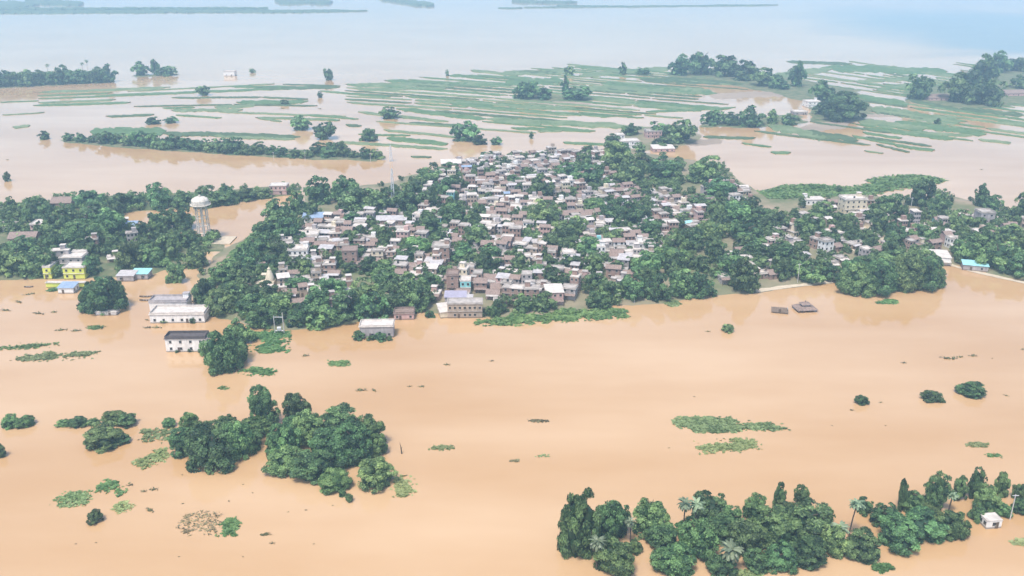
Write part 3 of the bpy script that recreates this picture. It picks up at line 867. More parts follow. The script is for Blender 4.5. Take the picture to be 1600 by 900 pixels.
# ------------------------------------------------------------------ floating weeds, reeds, drifting debris
def weed_mat(pix, label, material, dens, leaf, hmax=0.5, name='floating_weeds', cat='weed mat', elong=1.3):
    poly = [tuple(on(x, y).xy) for x, y in pix]
    cx = sum(p[0] for p in poly) / len(poly); cy = sum(p[1] for p in poly) / len(poly)
    P = np.array(poly)
    x0, y0 = P.min(0); x1, y1 = P.max(0)
    rs = np.random.RandomState(int(abs(cx) * 7 + cy) % 9999)
    n = int(min(12000, max(90, (x1 - x0) * (y1 - y0) * dens * 3.0)))
    X = rs.uniform(x0, x1, n); Y = rs.uniform(y0, y1, n)
    d = seg_dist(X, Y, poly)
    wob = (vnoise(X / 3, Y / 3, 4) + vnoise(X / 1.2, Y / 1.2, 5)) * min(5, 0.20 * min(x1 - x0, y1 - y0) + 0.4)
    ok = (d + wob > 0) & (rs.rand(n) < np.clip(0.35 + (d + wob) / 2.2, 0, 1))
    ok |= (d > -3.0) & (rs.rand(n) < 0.02)
    X, Y, d = X[ok], Y[ok], d[ok]
    n = len(X)
    if not n:
        return
    Z = 0.6 * hmax * (0.1 + 0.9 * rs.rand(n)) * np.clip(0.4 + d / 3, 0.3, 1) * (0.7 + 0.9 * vnoise(X / 2.2, Y / 2.2, 9)) + 0.03
    gz = max(0.0, ground_z(cx, cy))
    if name != 'floating_weeds':
        Z = Z + ground_zs(X, Y)
    c = np.stack([X - cx, Y - cy, Z], 1)
    nr = rs.normal(size=(n, 3)) * 0.28 + np.array([0, 0, 1.0])
    tone = np.clip(0.45 + vnoise(X / 4, Y / 4, 3) * 1.2 + vnoise(X / 1.3, Y / 1.3, 8) * 0.8 + rs.normal(0, .2, n), 0, 1)
    me = leafy(name, c, nr, leaf * rs.uniform(0.8, 1.6, n), tone, material, None, elong)
    o = link(name, me, None, (cx, cy, 0))
    tag(o, label, cat, None, 'stuff')

def blob(cx, cy, w, h, n=12, jit=0.25):
    rs = random.Random(int(cx * 31 + cy))
    return [(cx + w / 2 * math.cos(2 * PI * i / n) * (1 + rs.uniform(-jit, jit)), cy + h / 2 * math.sin(2 * PI * i / n) * (1 + rs.uniform(-jit, jit))) for i in range(n)]

W, RD, DR = LEAF_WEED, LEAF_REED, LEAF_DRY
weed_mat([(1050, 656), (1075, 651), (1140, 652), (1160, 664), (1200, 661), (1232, 668), (1225, 674), (1170, 672), (1140, 677), (1100, 676), (1060, 668)], 'long olive green raft of floating weed in the open water', LEAF_OLIVE, 3.0, 0.5)
weed_mat([(1086, 697), (1135, 692), (1150, 684), (1188, 689), (1180, 698), (1150, 706), (1092, 711)], 'pale green wedge of floating weed below the long olive raft', LEAF_PALEWEED, 3.0, 0.45)
weed_mat([(742, 504), (790, 494), (870, 488), (960, 481), (982, 488), (975, 495), (900, 499), (830, 505), (780, 510)], 'long bright green reed bank along the village shore', RD, 3.5, 0.6, 1.4, 'reed_bank_weeds', 'reed bank')
weed_mat([(1182, 300), (1225, 290), (1265, 288), (1330, 293), (1365, 287), (1352, 282), (1400, 274), (1440, 273), (1482, 282), (1450, 290), (1400, 297), (1340, 306), (1260, 310), (1200, 312)], 'tongue of green marsh plants reaching into the back water', RD, 1.2, 1.0, 0.9, 'marsh_weeds', 'marsh')
weed_mat([(395, 520), (440, 516), (455, 524), (440, 530), (455, 534), (430, 540), (452, 549), (410, 552), (395, 543), (420, 536), (396, 530)], 'ragged green weed patch in front of the electric pole pair', RD, 3.0, 0.5)
weed_mat([(18, 562), (40, 556), (85, 550), (100, 555), (130, 549), (157, 549), (140, 558), (105, 559), (70, 563), (40, 566)], 'broken pale weed streak in the flood below the big tree', W, 2.5, 0.5)
weed_mat([(0, 542), (40, 539), (95, 535), (103, 537), (60, 543), (0, 547)], 'thin dark weed streak above the broken pale one', RD, 2.5, 0.45)
weed_mat(blob(690, 700, 38, 8), 'small olive weed patch right of the bare broken stump', W, 4, 0.4)
weed_mat(blob(530, 568, 36, 8), 'small flat weed patch below the flooded grey ruin', RD, 4, 0.4)
weed_mat([(614, 742), (630, 742), (636, 755), (650, 770), (640, 777), (622, 775), (614, 762)], 'pale weed patch trailing from the round clipped-looking tree', W, 5, 0.45)
weed_mat([(222, 672), (270, 668), (282, 680), (260, 690), (216, 694)], 'sparse grassy weed patch beside the flooded grove', W, 0.8, 0.5, 0.8)
weed_mat([(208, 722), (235, 708), (262, 698), (262, 720), (235, 728), (212, 735)], 'pale weed strip in front of the flooded grove', LEAF_PALEWEED, 1.4, 0.5, 0.8)
weed_mat([(86, 778), (110, 768), (140, 767), (143, 780), (135, 792), (112, 790), (92, 795)], 'oblong green weed clump in the empty brown water', LEAF_PALEWEED, 3.2, 0.32, 0.9)
weed_mat([(148, 768), (160, 752), (185, 750), (196, 770), (186, 776), (175, 768)], 'arched green weed clump in the empty brown water', RD, 2.0, 0.45, 1.1)
weed_mat([(172, 798), (185, 786), (205, 782), (207, 800), (185, 804)], 'small green weed clump under the arched clump', LEAF_PALEWEED, 3.2, 0.32, 0.9)
weed_mat([(275, 822), (290, 806), (320, 798), (350, 800), (345, 838), (300, 836), (278, 838)], 'brown half-dead weed tangle with scattered stems', DR, 0.9, 0.17, 0.9, elong=3.0)
weed_mat([(345, 815), (360, 808), (372, 812), (370, 836), (345, 838)], 'green tuft at the edge of the half-dead weed tangle', RD, 4.5, 0.45, 1.0)
weed_mat(blob(1527, 695, 36, 9), 'small green weed raft under the open-water bushes', W, 4, 0.4)
weed_mat(blob(1552, 712, 26, 7), 'tiny weed raft beyond the green weed raft', RD, 4, 0.4)
weed_mat(blob(1378, 888, 42, 14), 'bright green weed patch at the foot of the palm grove', RD, 5, 0.45, 0.9)
weed_mat([(1578, 848), (1592, 842), (1620, 840), (1620, 850), (1582, 854)], 'weed raft beside the white roadside hut', W, 4, 0.45)
weed_mat(blob(1165, 898, 46, 16), 'light green undergrowth at the foot of the palm grove', LEAF_PALEWEED, 5, 0.5, 1.2)
weed_mat(blob(1388, 472, 36, 7), 'dark weed streak below the dense tree island', RD, 4, 0.4)
weed_mat(blob(1050, 474, 24, 10), 'olive weed patch below the dark shore trees', W, 4, 0.4)
weed_mat(blob(150, 512, 25, 7), 'small weed patch below the big tree over a white hut', RD, 4, 0.4)
weed_mat([(428, 588), (372, 580), (395, 574), (425, 576)], 'weed raft at the tree beside the white two-storey house', RD, 4, 0.5)
weed_mat(blob(840, 658, 34, 5), 'dark thin drift streak in mid-water', DR, 4, 0.35, 0.25)
weed_mat(blob(845, 713, 22, 6), 'small olive weed patch in mid-water', W, 4, 0.35)
weed_mat(blob(805, 720, 18, 5), 'smaller weed patch beside the mid-water one', DR, 4, 0.35)
weed_mat(blob(413, 835, 22, 4), 'thin dark weed scrap right of the dead tangle', DR, 5, 0.35, 0.3)
weed_mat(blob(350, 606, 16, 5), 'small weed scrap below the tree of the two-storey house', RD, 4, 0.35)
weed_mat([(850, 246), (890, 236), (920, 238), (885, 248)], 'green reed patch behind the village roofs', RD, 1.5, 0.9, 0.8, 'marsh_weeds', 'marsh')
weed_mat([(345, 430), (360, 395), (400, 360), (425, 348), (420, 370), (390, 400), (365, 430), (350, 448)], 'green creeper slope beside the water tower', RD, 2.5, 0.7, 1.0, 'slope_weeds', 'green slope')
weed_mat([(75, 452), (130, 445), (128, 450), (80, 456)], 'strip of reeds in front of the lime-yellow house', RD, 5, 0.5, 1.2)
# drifting scraps
def scrap_mesh(seed):
    rs = np.random.RandomState(seed)
    n = 26
    c = rs.normal(size=(n, 3)) * np.array([0.55, 0.35, 0.10]) + np.array([0, 0, 0.12])
    return leafy('debris_clump', c, rs.normal(size=(n, 3)) * .5 + np.array([0, 0, 1]), rs.uniform(.18, .4, n), rs.rand(n), LEAF_DRY, ico((0, 0, 0.02), 0.5, 0.4), 1.3)
SCRAP = [scrap_mesh(i) for i in range(4)]
sp = [(425, 849, 7), (286, 787, 4), (358, 783, 4), (450, 800, 3), (478, 797, 4), (520, 790, 3), (285, 742, 3), (1412, 567, 7), (1376, 629, 5), (1331, 641, 6), (1572, 618, 6), (768, 564, 6), (698, 570, 8), (565, 610, 16), (585, 610, 8), (600, 340, 4),
      (1106, 518, 6), (920, 845, 4), (1480, 560, 16), (1520, 556, 10), (1533, 265, 4), (12, 250, 4), (500, 170, 6), (440, 170, 6), (240, 765, 10), (225, 768, 8), (235, 797, 12), (203, 758, 8), (95, 516, 14), (120, 517, 14), (30, 472, 12), (45, 460, 14), (60, 490, 16), (85, 488, 8), (10, 485, 14), (230, 512, 10), (245, 512, 12), (380, 757, 3), (395, 770, 3),
      (1598, 546, 6), (1550, 560, 3), (1384, 665, 3), (1300, 665, 3), (118, 850, 3), (150, 848, 3), (280, 870, 3), (380, 870, 3), (490, 850, 3), (1045, 700, 3), (1085, 620, 3), (230, 500, 6), (658, 604, 8), (640, 604, 6), (478, 556, 10), (640, 272, 4), (1490, 560, 10), (1500, 558, 8)]
for i, (x, y, w) in enumerate(sp):
    p = at(x, y)
    s = w / px_per_m(y) / 1.9
    o = link('drifting_debris', SCRAP[i % 4], None, (p.x, p.y, 0), (s, min(s, 1.2), min(s, 1.4)), random.uniform(-.3, .3))
    tag(o, 'small dark scrap of drifting plants on the brown water', 'debris', 'drifting scraps on the flood')

# ------------------------------------------------------------------ fields of the far bank
FIELD = [mat('paddy_green', (0.115, 0.180, 0.080), 0.95, 0.3, 0.07, 0, 0.2, 0.2, rgb2=(0.060, 0.120, 0.045), detail=8),
         mat('paddy_pale', (0.185, 0.225, 0.120), 0.95, 0.3, 0.05, 0, 0.2, 0.2, rgb2=(0.090, 0.140, 0.060), detail=8),
         mat('field_dark', (0.090, 0.135, 0.060), 0.95, 0.3, 0.06, 0, 0.2, 0.2, rgb2=(0.050, 0.080, 0.038), detail=8)]
FMUD = mat('field_mud', (0.30, 0.235, 0.175), 0.9, 0.2, 0.02)

def field(x0, y0, x1, y1, th, mi=0, name='field', h=0.7):
    """strip of crops from pixel (x0,y0) to (x1,y1), th px thick in the middle"""
    rs = random.Random(int(x0 * 17 + y0 * 5 + x1))
    n = max(6, int(abs(x1 - x0) / 4.5))
    top, bot, dr = [], [], 0.0
    for i in range(n + 1):
        t = i / n
        e = min(1.0, 0.12 + 26 * min(t, 1 - t) ** 1.3)
        x, y = x0 + (x1 - x0) * t, y0 + (y1 - y0) * t
        dr = 0.75 * dr + 0.25 * rs.uniform(-1, 1)
        a = th * 0.5 * e * (rs.uniform(0.75, 1.15) + 0.5 * dr)
        c = th * 0.5 * e * (rs.uniform(0.75, 1.15) - 0.5 * dr)
        top.append(at(x + rs.uniform(-2, 2), y - a)); bot.append(at(x + rs.uniform(-2, 2), y + c))
    vs, fs = [], []
    for i in range(n + 1):
        q0, q1 = bot[i], top[i]
        for t, z in ((0, -0.1), (0.03, h * rs.uniform(.6, 1)), (0.35, h * rs.uniform(.7, 1.2)), (0.7, h * rs.uniform(.7, 1.2)), (1, -0.1)):
            p = q0.lerp(q1, t)
            vs.append((p.x, p.y, z))
    for i in range(n):
        for k in range(4):
            a = i * 5 + k
            fs.append((a, a + 5, a + 6, a + 1))
    me = bpy.data.meshes.new(name)
    me.from_pydata(vs, [], fs)
    me.materials.append(FIELD[mi] if mi < 3 else FMUD)
    o = link(name, me)
    o['kind'] = 'structure'

F = [(150, 150, 500, 136, 4), (200, 143, 430, 131, 2), (53, 165, 205, 160, 4), (166, 182, 240, 179, 4), (60, 150, 110, 148, 1.5), (0, 160, 60, 158, 1.5), (5, 180, 70, 176, 1.5),
     (140, 206, 260, 205, 14), (250, 208, 470, 214, 8), (330, 212, 460, 218, 5), (275, 180, 345, 184, 3), (335, 168, 400, 164, 6), (370, 160, 480, 158, 7), (400, 138, 530, 136, 6),
     (545, 133, 780, 131, 8), (600, 126, 800, 134, 6), (560, 140, 700, 138, 5), (500, 142, 610, 152, 3), (410, 152, 480, 155, 3), (340, 175, 540, 182, 3), (480, 180, 560, 186, 3), (400, 184, 440, 190, 3), (510, 187, 530, 188, 3),
     (540, 195, 565, 197, 5), (560, 175, 700, 190, 5), (620, 170, 760, 186, 7), (650, 157, 800, 165, 5), (700, 160, 810, 172, 6), (640, 192, 730, 196, 4), (600, 203, 720, 215, 4), (605, 216, 700, 225, 8), (530, 222, 700, 233, 5), (560, 210, 640, 212, 3),
     (640, 245, 675, 246, 3), (735, 110, 810, 118, 5), (700, 118, 830, 122, 5), (780, 115, 900, 112, 8), (790, 128, 880, 126, 12), (800, 112, 870, 113, 6), (905, 118, 1050, 106, 8), (900, 104, 1010, 112, 6), (895, 138, 1110, 142, 12), (940, 130, 1120, 146, 10), (1000, 124, 1190, 130, 9),
     (925, 152, 1080, 172, 8), (980, 160, 1140, 170, 6), (790, 165, 900, 170, 8), (800, 172, 960, 182, 5), (900, 178, 990, 182, 3), (760, 186, 980, 198, 10), (800, 200, 930, 205, 5), (840, 206, 880, 204, 3), (880, 223, 950, 226, 4), (845, 242, 905, 238, 7), (820, 180, 870, 183, 3), (1010, 175, 1150, 168, 4),
     (1200, 120, 1300, 108, 10), (1290, 105, 1480, 112, 12), (1230, 96, 1330, 100, 5), (1335, 128, 1430, 122, 6), (1210, 140, 1270, 150, 8), (1370, 140, 1420, 132, 7), (1340, 150, 1420, 162, 10), (1420, 155, 1500, 172, 8), (1360, 170, 1500, 190, 14), (1400, 190, 1540, 210, 10), (1340, 190, 1450, 200, 12), (1350, 200, 1490, 218, 6),
     (1260, 205, 1340, 220, 10), (1200, 196, 1290, 215, 14), (1330, 212, 1400, 226, 4), (1380, 205, 1520, 212, 6), (1395, 226, 1460, 235, 5), (1370, 226, 1420, 238, 3), (1350, 236, 1380, 240, 2), (1205, 238, 1236, 239, 5), (1530, 218, 1580, 223, 5), (1510, 206, 1540, 210, 4), (1500, 170, 1600, 180, 8), (1480, 150, 1600, 145, 10), (1500, 120, 1640, 125, 10), (1560, 190, 1620, 195, 5), (1160, 224, 1205, 230, 3), (1100, 214, 1180, 216, 5),
     (20, 199, 48, 196, 5), (1020, 245, 1120, 262, 4)]
for i, a in enumerate(F):
    field(*a, mi=(0, 1, 0, 2, 1)[i % 5])
for a in [(1110, 150, 1230, 146, 12), (1230, 205, 1330, 190, 16), (1340, 180, 1440, 178, 8), (820, 162, 930, 160, 6), (1430, 186, 1480, 190, 8), (1040, 222, 1130, 220, 12)]:
    field(*a, mi=3, name='mud_flat', h=0.15)
rr = random.Random(12)
def in_poly(x, y, poly):
    return seg_dist(np.array([float(x)]), np.array([float(y)]), poly)[0] > 0

def slope(x):
    return float(np.interp(x, [200, 450, 650, 900, 1150, 1350, 1600], [-0.04, 0.02, 0.07, 0.085, 0.075, 0.15, 0.13]))
PLOTS = [([(1380, 96), (1680, 90), (1680, 215), (1600, 222), (1500, 200), (1420, 175), (1380, 130)], 0.75),
         ([(540, 128), (780, 108), (900, 100), (1050, 104), (1200, 126), (1240, 150), (1110, 186), (1000, 205), (850, 212), (700, 226), (560, 232), (590, 200), (540, 160)], 0.84),
         ([(1190, 108), (1330, 92), (1500, 104), (1660, 112), (1660, 190), (1560, 214), (1450, 232), (1330, 226), (1180, 206), (1240, 186), (1330, 196), (1360, 170), (1330, 140), (1230, 128)], 0.88),
         ([(60, 140), (540, 126), (540, 200), (400, 196), (150, 190), (60, 170)], 0.46)]
for poly, dens in PLOTS:
    y0 = min(p[1] for p in poly) - 60
    k = 0
    while y0 < 250:
        pitch = rr.uniform(4.2, 7.4) * (0.55 + 0.45 * min(1, max(0, (y0 - 80) / 120)))
        x, y = min(p[0] for p in poly), y0
        while x < max(p[0] for p in poly):
            ln = rr.uniform(40, 230)
            ym, sl = y + slope(x + ln / 2) * ln / 2, slope(x + ln / 2)
            if rr.random() < dens and in_poly(x + 6, y, poly) and in_poly(x + ln, y + sl * ln, poly):
                field(x, y, x + ln, y + sl * ln, pitch * rr.uniform(0.35, 0.85), rr.choice((0, 0, 1, 1, 2)))
            y += sl * (ln + 5)
            x += ln + rr.uniform(2, 7)
        y0 += pitch
# far river banks and woods
for a in [(-200, 20, 575, 17, 5), (820, 12, 1215, 8, 1.5), (870, 9, 1000, 11, 1.5), (780, 13, 815, 13, 1.5), (575, -6, 620, -2, 4)]:
    field(*a, mi=2, name='far_bank', h=3)
for a in [(-200, 4, 60, 8, 12), (40, 3, 130, 6, 8), (430, 2, 520, 4, 8), (590, -3, 678, 9, 8), (800, 3, 900, 5, 3), (-200, -15, 1000, -22, 10), (900, -20, 2000, -28, 10), (-200, 16, 420, 15, 2)]:
    field(*a, mi=2, name='far_woodland', h=7)

# ------------------------------------------------------------------ houses
def unit_box(name, material):
    b = MB()
    b.box(0, 0, 0, 1, 1, 1, material)
    return b.mesh(name)
UNIT = {}
def ubox(name, material, parent, loc, size, rot=0.0):
    k = (name, material.name)
    if k not in UNIT:
        UNIT[k] = unit_box(name, material)
    return link(name, UNIT[k], parent, loc, size, rot)
def window_mesh():
    b = MB()
    b.box(0, 0, 0, 1.0, 0.10, 1.1, M['glass'])
    b.box(0, -0.02, 1.1, 1.25, 0.22, 0.10, M['frame'])
    b.box(0, -0.02, -0.10, 1.25, 0.22, 0.10, M['frame'])
    return b.mesh('window')
WIN = window_mesh()
def tank_mesh():
    b = MB()
    b.lathe(0, 0, [(0.55, 0), (0.58, 0.4), (0.55, 0.9), (0.35, 1.15), (0.15, 1.2)], M['tank'], 10)
    return b.mesh('water_tank')
TANK = tank_mesh()

def flat_roof(w, d, z, mt, par):
    b = MB()
    ov = 0.7 if w > 5 else 0.25
    b.box(0, 0, z, w + ov, d + ov, 0.16, mt)
    r = MB()
    for sx, sy, ww, dd in ((0, -1, w + 0.1, 0.16), (0, 1, w + 0.1, 0.16)):
        r.box(0, sy * (d / 2 - 0.06), z + 0.16, ww, dd, par, mt)
    for sx in (-1, 1):
        r.box(sx * (w / 2 - 0.06), 0, z + 0.16, 0.16, d - 0.30, par * 0.98, mt)
    return b, r

def gable(w, d, z, mt, hgt, wm, along=True):
    b = MB()
    o = 0.45
    if along:
        b.sheet([(-w / 2 - o, -d / 2 - o, z - 0.12), (w / 2 + o, -d / 2 - o, z - 0.12), (w / 2 + o, 0, z + hgt), (-w / 2 - o, 0, z + hgt)], 0.1, mt)
        b.sheet([(w / 2 + o, d / 2 + o, z - 0.12), (-w / 2 - o, d / 2 + o, z - 0.12), (-w / 2 - o, 0.01, z + hgt), (w / 2 + o, 0.01, z + hgt)], 0.1, mt)
        for sx in (-1, 1):
            b.add([(sx * w / 2, -d / 2, z - 0.02), (sx * w / 2, d / 2, z - 0.02), (sx * w / 2, 0, z + hgt - 0.12)], [(0, 1, 2)], wm)
        b.bar((-w / 2 - o, 0, z + hgt), (w / 2 + o, 0, z + hgt), 0.12, mt, 5)
    return b

def shed_roof(w, d, z, mt, rise):
    b = MB()
    o = 0.4
    n = 5
    for i in range(n):      # separate lapped sheets
        x0, x1 = -w / 2 - o + (w + 2 * o) * i / n, -w / 2 - o + (w + 2 * o) * (i + 1) / n + 0.02
        dz = 0.04 * (i % 2)
        b.sheet([(x0, -d / 2 - o, z + 0.1 + dz), (x1, -d / 2 - o, z + 0.1 + dz), (x1, d / 2 + o, z + rise + dz), (x0, d / 2 + o, z + rise + dz)], 0.05, mt)
    return b

COLN = {'white': 'whitewashed', 'cream': 'cream', 'brick': 'red-brick', 'grey': 'grey cement', 'pink': 'pink', 'turquoise': 'turquoise', 'mud': 'tan mud-walled', 'lime': 'lime-yellow'}
ROOFN = {'flat': 'flat-roofed', 'tile': 'tile-roofed', 'shed': 'tin-roofed'}

def house(p, rot, w, d, st, wall, roof, rmat, rs, name='village_house', full=True, cols=None, stair=None, tank=None, awning=None, par=None, sh=2.9, root=None):
    root = root or thing(name, p, rot)
    wm, rm = M[wall], M[rmat]
    h = st * sh
    base = -1.2
    ubox('wall', wm, root, (0, 0, base), (w, d, h - base + (0 if roof == 'flat' else 0)))
    if roof == 'flat':
        par = rs.choice((0.25, 0.5, 0.8)) if par is None else par
        b, r = flat_roof(w, d, h, rm, par)
        b.build('roof', root)
        r2 = r
        r2.build('parapet', root)
        if st > 1 and full:
            ubox('floor_band', rm, root, (0, -d / 2 - 0.15, sh - 0.08), (w + 0.25, 0.5, 0.14))
    elif roof == 'tile':
        gable(w, d, h, rm, d * 0.27, wm).build('roof', root)
    else:
        shed_roof(w, d, h, rm, d * 0.16).build('roof', root)
        ubox('back_wall', wm, root, (0, d / 2 - 0.1, h + 0.002), (w - 0.02, 0.2, d * 0.14))
    ubox('door', M['door'], root, (rs.choice((-.3, 0, .3)) * w * 0.6, -d / 2, 0), (1.05, 0.12, 2.1))
    cols = cols or max(2, int(w / 2.6))
    for f in range(st):
        for c in range(cols):
            x = -w / 2 + w * (c + 0.5) / cols
            if f == 0 and rs.random() < 0.35 and full:
                continue
            link('window', WIN, root, (x, -d / 2 - 0.01, f * sh + 1.0))
        sgn = 1 if rot > 0 else -1
        for c in range(2):
            link('window', WIN, root, (-sgn * w / 2 * 1.0, (c - 0.5) * d * 0.5, f * sh + 1.0), None, PI / 2)
    if roof == 'flat':
        if (rs.random() < 0.35) if stair is None else stair:
            x, y = rs.choice((-1, 1)) * (w / 2 - 1.5), d / 2 - 1.5
            ubox('stair_room', wm, root, (x, y, h + 0.165), (2.4, 2.4, 2.2))
            ubox('stair_roof', rm, root, (x, y, h + 2.37), (2.9, 2.9, 0.14))
        if (rs.random() < 0.2) if tank is None else tank:
            link('water_tank', TANK, root, (rs.uniform(-.2, .2) * w, rs.uniform(-.2, .2) * d, h + 0.162))
    if (rs.random() < 0.45) if awning is None else awning:
        b = MB()
        ah = 2.4
        am = M[rs.choice(('tin', 'tile', 'concrete', 'pale', 'tin'))]
        b.sheet([(-w / 2, -d / 2 - 1.9, ah - 0.3), (w / 2, -d / 2 - 1.9, ah - 0.3), (w / 2, -d / 2 - 0.08, ah + 0.15), (-w / 2, -d / 2 - 0.08, ah + 0.15)], 0.08, am)
        for i in range(3):
            x = -w / 2 + 0.2 + (w - 0.4) * i / 2
            b.box(x, -d / 2 - 1.75, -1, 0.15, 0.15, ah + 0.66, M['timber'])
        b.build('awning', root)
    return root

TW = np.array(TREES_W + [(a, b, c * 0.8) for a, b, c in SHRUBS[:330:2]])
PLACED = []

def free(x, y, r, treefrac=0.62):
    if any((x - a) ** 2 + (y - b) ** 2 < (0.8 * (r + c)) ** 2 for a, b, c in PLACED):
        return False
    return not ((np.hypot(TW[:, 0] - x, TW[:, 1] - y) < TW[:, 2] * treefrac + 0.5 * r).any())

def special(x, y, wpx, dm, st, wall, roof, rmat, label, rot=0.0, name='house', cat='house', **kw):
    """a building one can pick out; x,y = middle of its foot in front, wpx = its width in the photo"""
    s = px_per_m(y)
    w = wpx / s / max(0.8, math.cos(rot))
    p = on(x, y - dm * 0.5 * math.sin(depression(y)) * s)
    o = house(p, rot, w, dm, st, wall, roof, rmat, random.Random(int(x + y)), name, **kw)
    tag(o, label, cat)
    PLACED.append((p.x, p.y, max(w, dm) * 0.55))
    return o

special(295, 550, 62, 5.5, 2, 'white', 'flat', 'darkroof', 'white two-storey house with dark windows in rows and black roof edge', 0.03, 'flooded_house', cols=4, stair=False, tank=False, awning=False, par=1.1, full=False)
special(283, 505, 84, 9, 1, 'white', 'flat', 'pale', 'walled white compound front with small dark windows', 0.03, 'compound_house', cols=6, stair=False, tank=False, awning=False, par=0.9, full=False, sh=4.0)
special(268, 487, 58, 7, 1, 'white', 'flat', 'grey', 'grey-parapet white block behind the walled compound', 0.03, 'compound_house', cols=3, stair=True, tank=False, awning=False, par=0.9, sh=4.6)
special(122, 436, 32, 8, 2, 'lime', 'flat', 'pale', 'lime-yellow two-storey house behind reeds', 0.05, cols=3, stair=False, tank=False, awning=False)
special(80, 436, 12, 7, 2, 'lime', 'flat', 'pale', 'narrow lime-yellow wing left of the lime-yellow house', 0.05, cols=1, stair=False, tank=False, awning=False)
special(104, 450, 60, 2, 1, 'lime', 'flat', 'pale', 'long low lime-yellow yard wall at the waterline', 0.0, 'yard_wall', 'wall', cols=1, stair=False, tank=False, awning=False, sh=2.6, par=0.2)
special(118, 420, 34, 8, 2, 'grey', 'flat', 'pale', 'grey house with white roof edge behind the lime-yellow house', 0.05, cols=3, awning=False)
special(108, 459, 24, 6, 1, 'white', 'shed', 'bluetin', 'low blue tin shed in front of the lime-yellow house', 0.0, 'tin_shed', 'shed', cols=1, awning=False)
special(222, 437, 26, 6, 1, 'grey', 'shed', 'turqtin', 'pale turquoise tin-roofed shed right of the big tree', 0.0, 'tin_shed', 'shed', cols=2, awning=False)
special(200, 440, 26, 6, 1, 'grey', 'shed', 'tin', 'grey tin shed beside the pale turquoise shed', 0.0, 'tin_shed', 'shed', cols=2, awning=False)
special(169, 493, 32, 4, 1, 'white', 'flat', 'pale', 'low white hut drowned to its roof under the big tree', 0.0, 'drowned_hut', 'hut', cols=2, stair=False, tank=False, awning=False, sh=1.6, par=0.2)
special(727, 497, 54, 6.5, 2, 'mud', 'flat', 'concrete', 'unfinished grey-brown frame building standing at the village waterline', 0.02, 'frame_building', 'building', cols=7, stair=False, tank=False, awning=False, par=0.5, sh=3.3)
special(697, 497, 22, 8, 1, 'cream', 'shed', 'pale', 'pale lean-to house left of the waterside frame building', 0.25, awning=False)
special(712, 474, 32, 6, 1, 'grey', 'shed', 'lilactin', 'lilac tin-roofed house behind the waterside frame building', 0.0, cols=3, awning=False)
special(590, 528, 52, 7, 1, 'grey', 'flat', 'pale', 'flooded grey ruin with pale roof and climbing trees', 0.05, 'flooded_ruin', 'ruin', cols=4, stair=False, tank=False, awning=False, par=0.6, sh=5.0)
special(632, 500, 31, 6, 1, 'pink', 'flat', 'tile', 'small pink waterside house in front of dark trees', 0.05, cols=3, stair=False, tank=False, awning=False)
special(728, 458, 16, 7, 2, 'turquoise', 'flat', 'pale', 'turquoise two-storey house above the waterside frame building', 0.0, cols=2, stair=False, tank=False, awning=False)
special(708, 458, 18, 7, 3, 'brick', 'flat', 'tile', 'tall orange-brick house beside the turquoise house', 0.0, cols=1, stair=False, tank=False, awning=False)
special(865, 476, 26, 8, 2, 'pink', 'shed', 'pale', 'pink two-storey house with pale roof near the reed bank', 0.1, cols=3, awning=True)
special(888, 413, 17, 6, 2, 'white', 'flat', 'pale', 'bright white cube house with one dark window', 0.1, cols=1, stair=False, tank=False, awning=False)
special(1008, 397, 26, 7, 2, 'white', 'flat', 'pale', 'white pinnacled house between green trees', 0.0, cols=3, stair=True, tank=False, awning=False)
special(1330, 334, 34, 10, 3, 'cream', 'flat', 'pale', 'big cream hilltop block with stepped roof', 0.1, 'apartment_block', 'building', cols=4, stair=True, tank=True, awning=False)
special(1270, 320, 30, 8, 1, 'white', 'flat', 'pale', 'white stepped block with a roof room at the marsh edge', 0.1, 'apartment_block', 'building', cols=4, stair=True, awning=False, sh=3.2)
special(1535, 356, 22, 8, 3, 'grey', 'flat', 'concrete', 'grey tower block rising over right-hand village trees', 0.0, 'tower_block', 'building', cols=2, stair=False, tank=False, awning=False)
special(1460, 414, 38, 9, 1, 'white', 'shed', 'pale', 'pillared pale-roofed hall behind the dense tree island', -0.15, 'pillared_hall', 'hall', cols=5, awning=True, sh=4)
special(1522, 424, 34, 6, 1, 'grey', 'shed', 'turqtin', 'turquoise tin shed at the water on the village end', -0.3, 'tin_shed', 'shed', cols=2, awning=False)
special(360, 119, 17, 10, 1, 'white', 'flat', 'pale', 'white house standing alone in the far river', 0.0, 'flooded_house', cols=2, stair=False, awning=False, tank=False, sh=6)
special(982, 232, 30, 12, 2, 'white', 'flat', 'pale', 'largest white block of the far hamlet', 0.1, cols=4, awning=False)
special(1020, 216, 24, 10, 2, 'pink', 'flat', 'concrete', 'pinkish block behind the far white hamlet', 0.1, cols=4, awning=False)
special(1035, 238, 34, 10, 1, 'pink', 'shed', 'pale', 'long pink shed at the foot of the hamlet trees', 0.1, cols=4, awning=False)
special(968, 222, 12, 9, 2, 'white', 'flat', 'pale', 'small white house beside the largest hamlet block', 0.1, cols=2, awning=False)
special(1268, 168, 22, 14, 2, 'white', 'flat', 'pale', 'white farmhouse before the dark field spinney', 0.1, cols=3, awning=False)
special(1248, 180, 20, 12, 1, 'grey', 'flat', 'pale', 'grey farmhouse beside the white farmhouse', 0.1, cols=3, awning=False)
special(1465, 157, 38, 14, 1, 'pink', 'shed', 'tile', 'long low farm building with a pink far roof', 0.1, 'farm_building', 'building', cols=5, awning=False)
special(1585, 150, 40, 14, 1, 'pink', 'shed', 'tile', 'low pinkish farm roofs beside the broad far spinney', 0.1, 'farm_building', 'building', cols=5, awning=False)
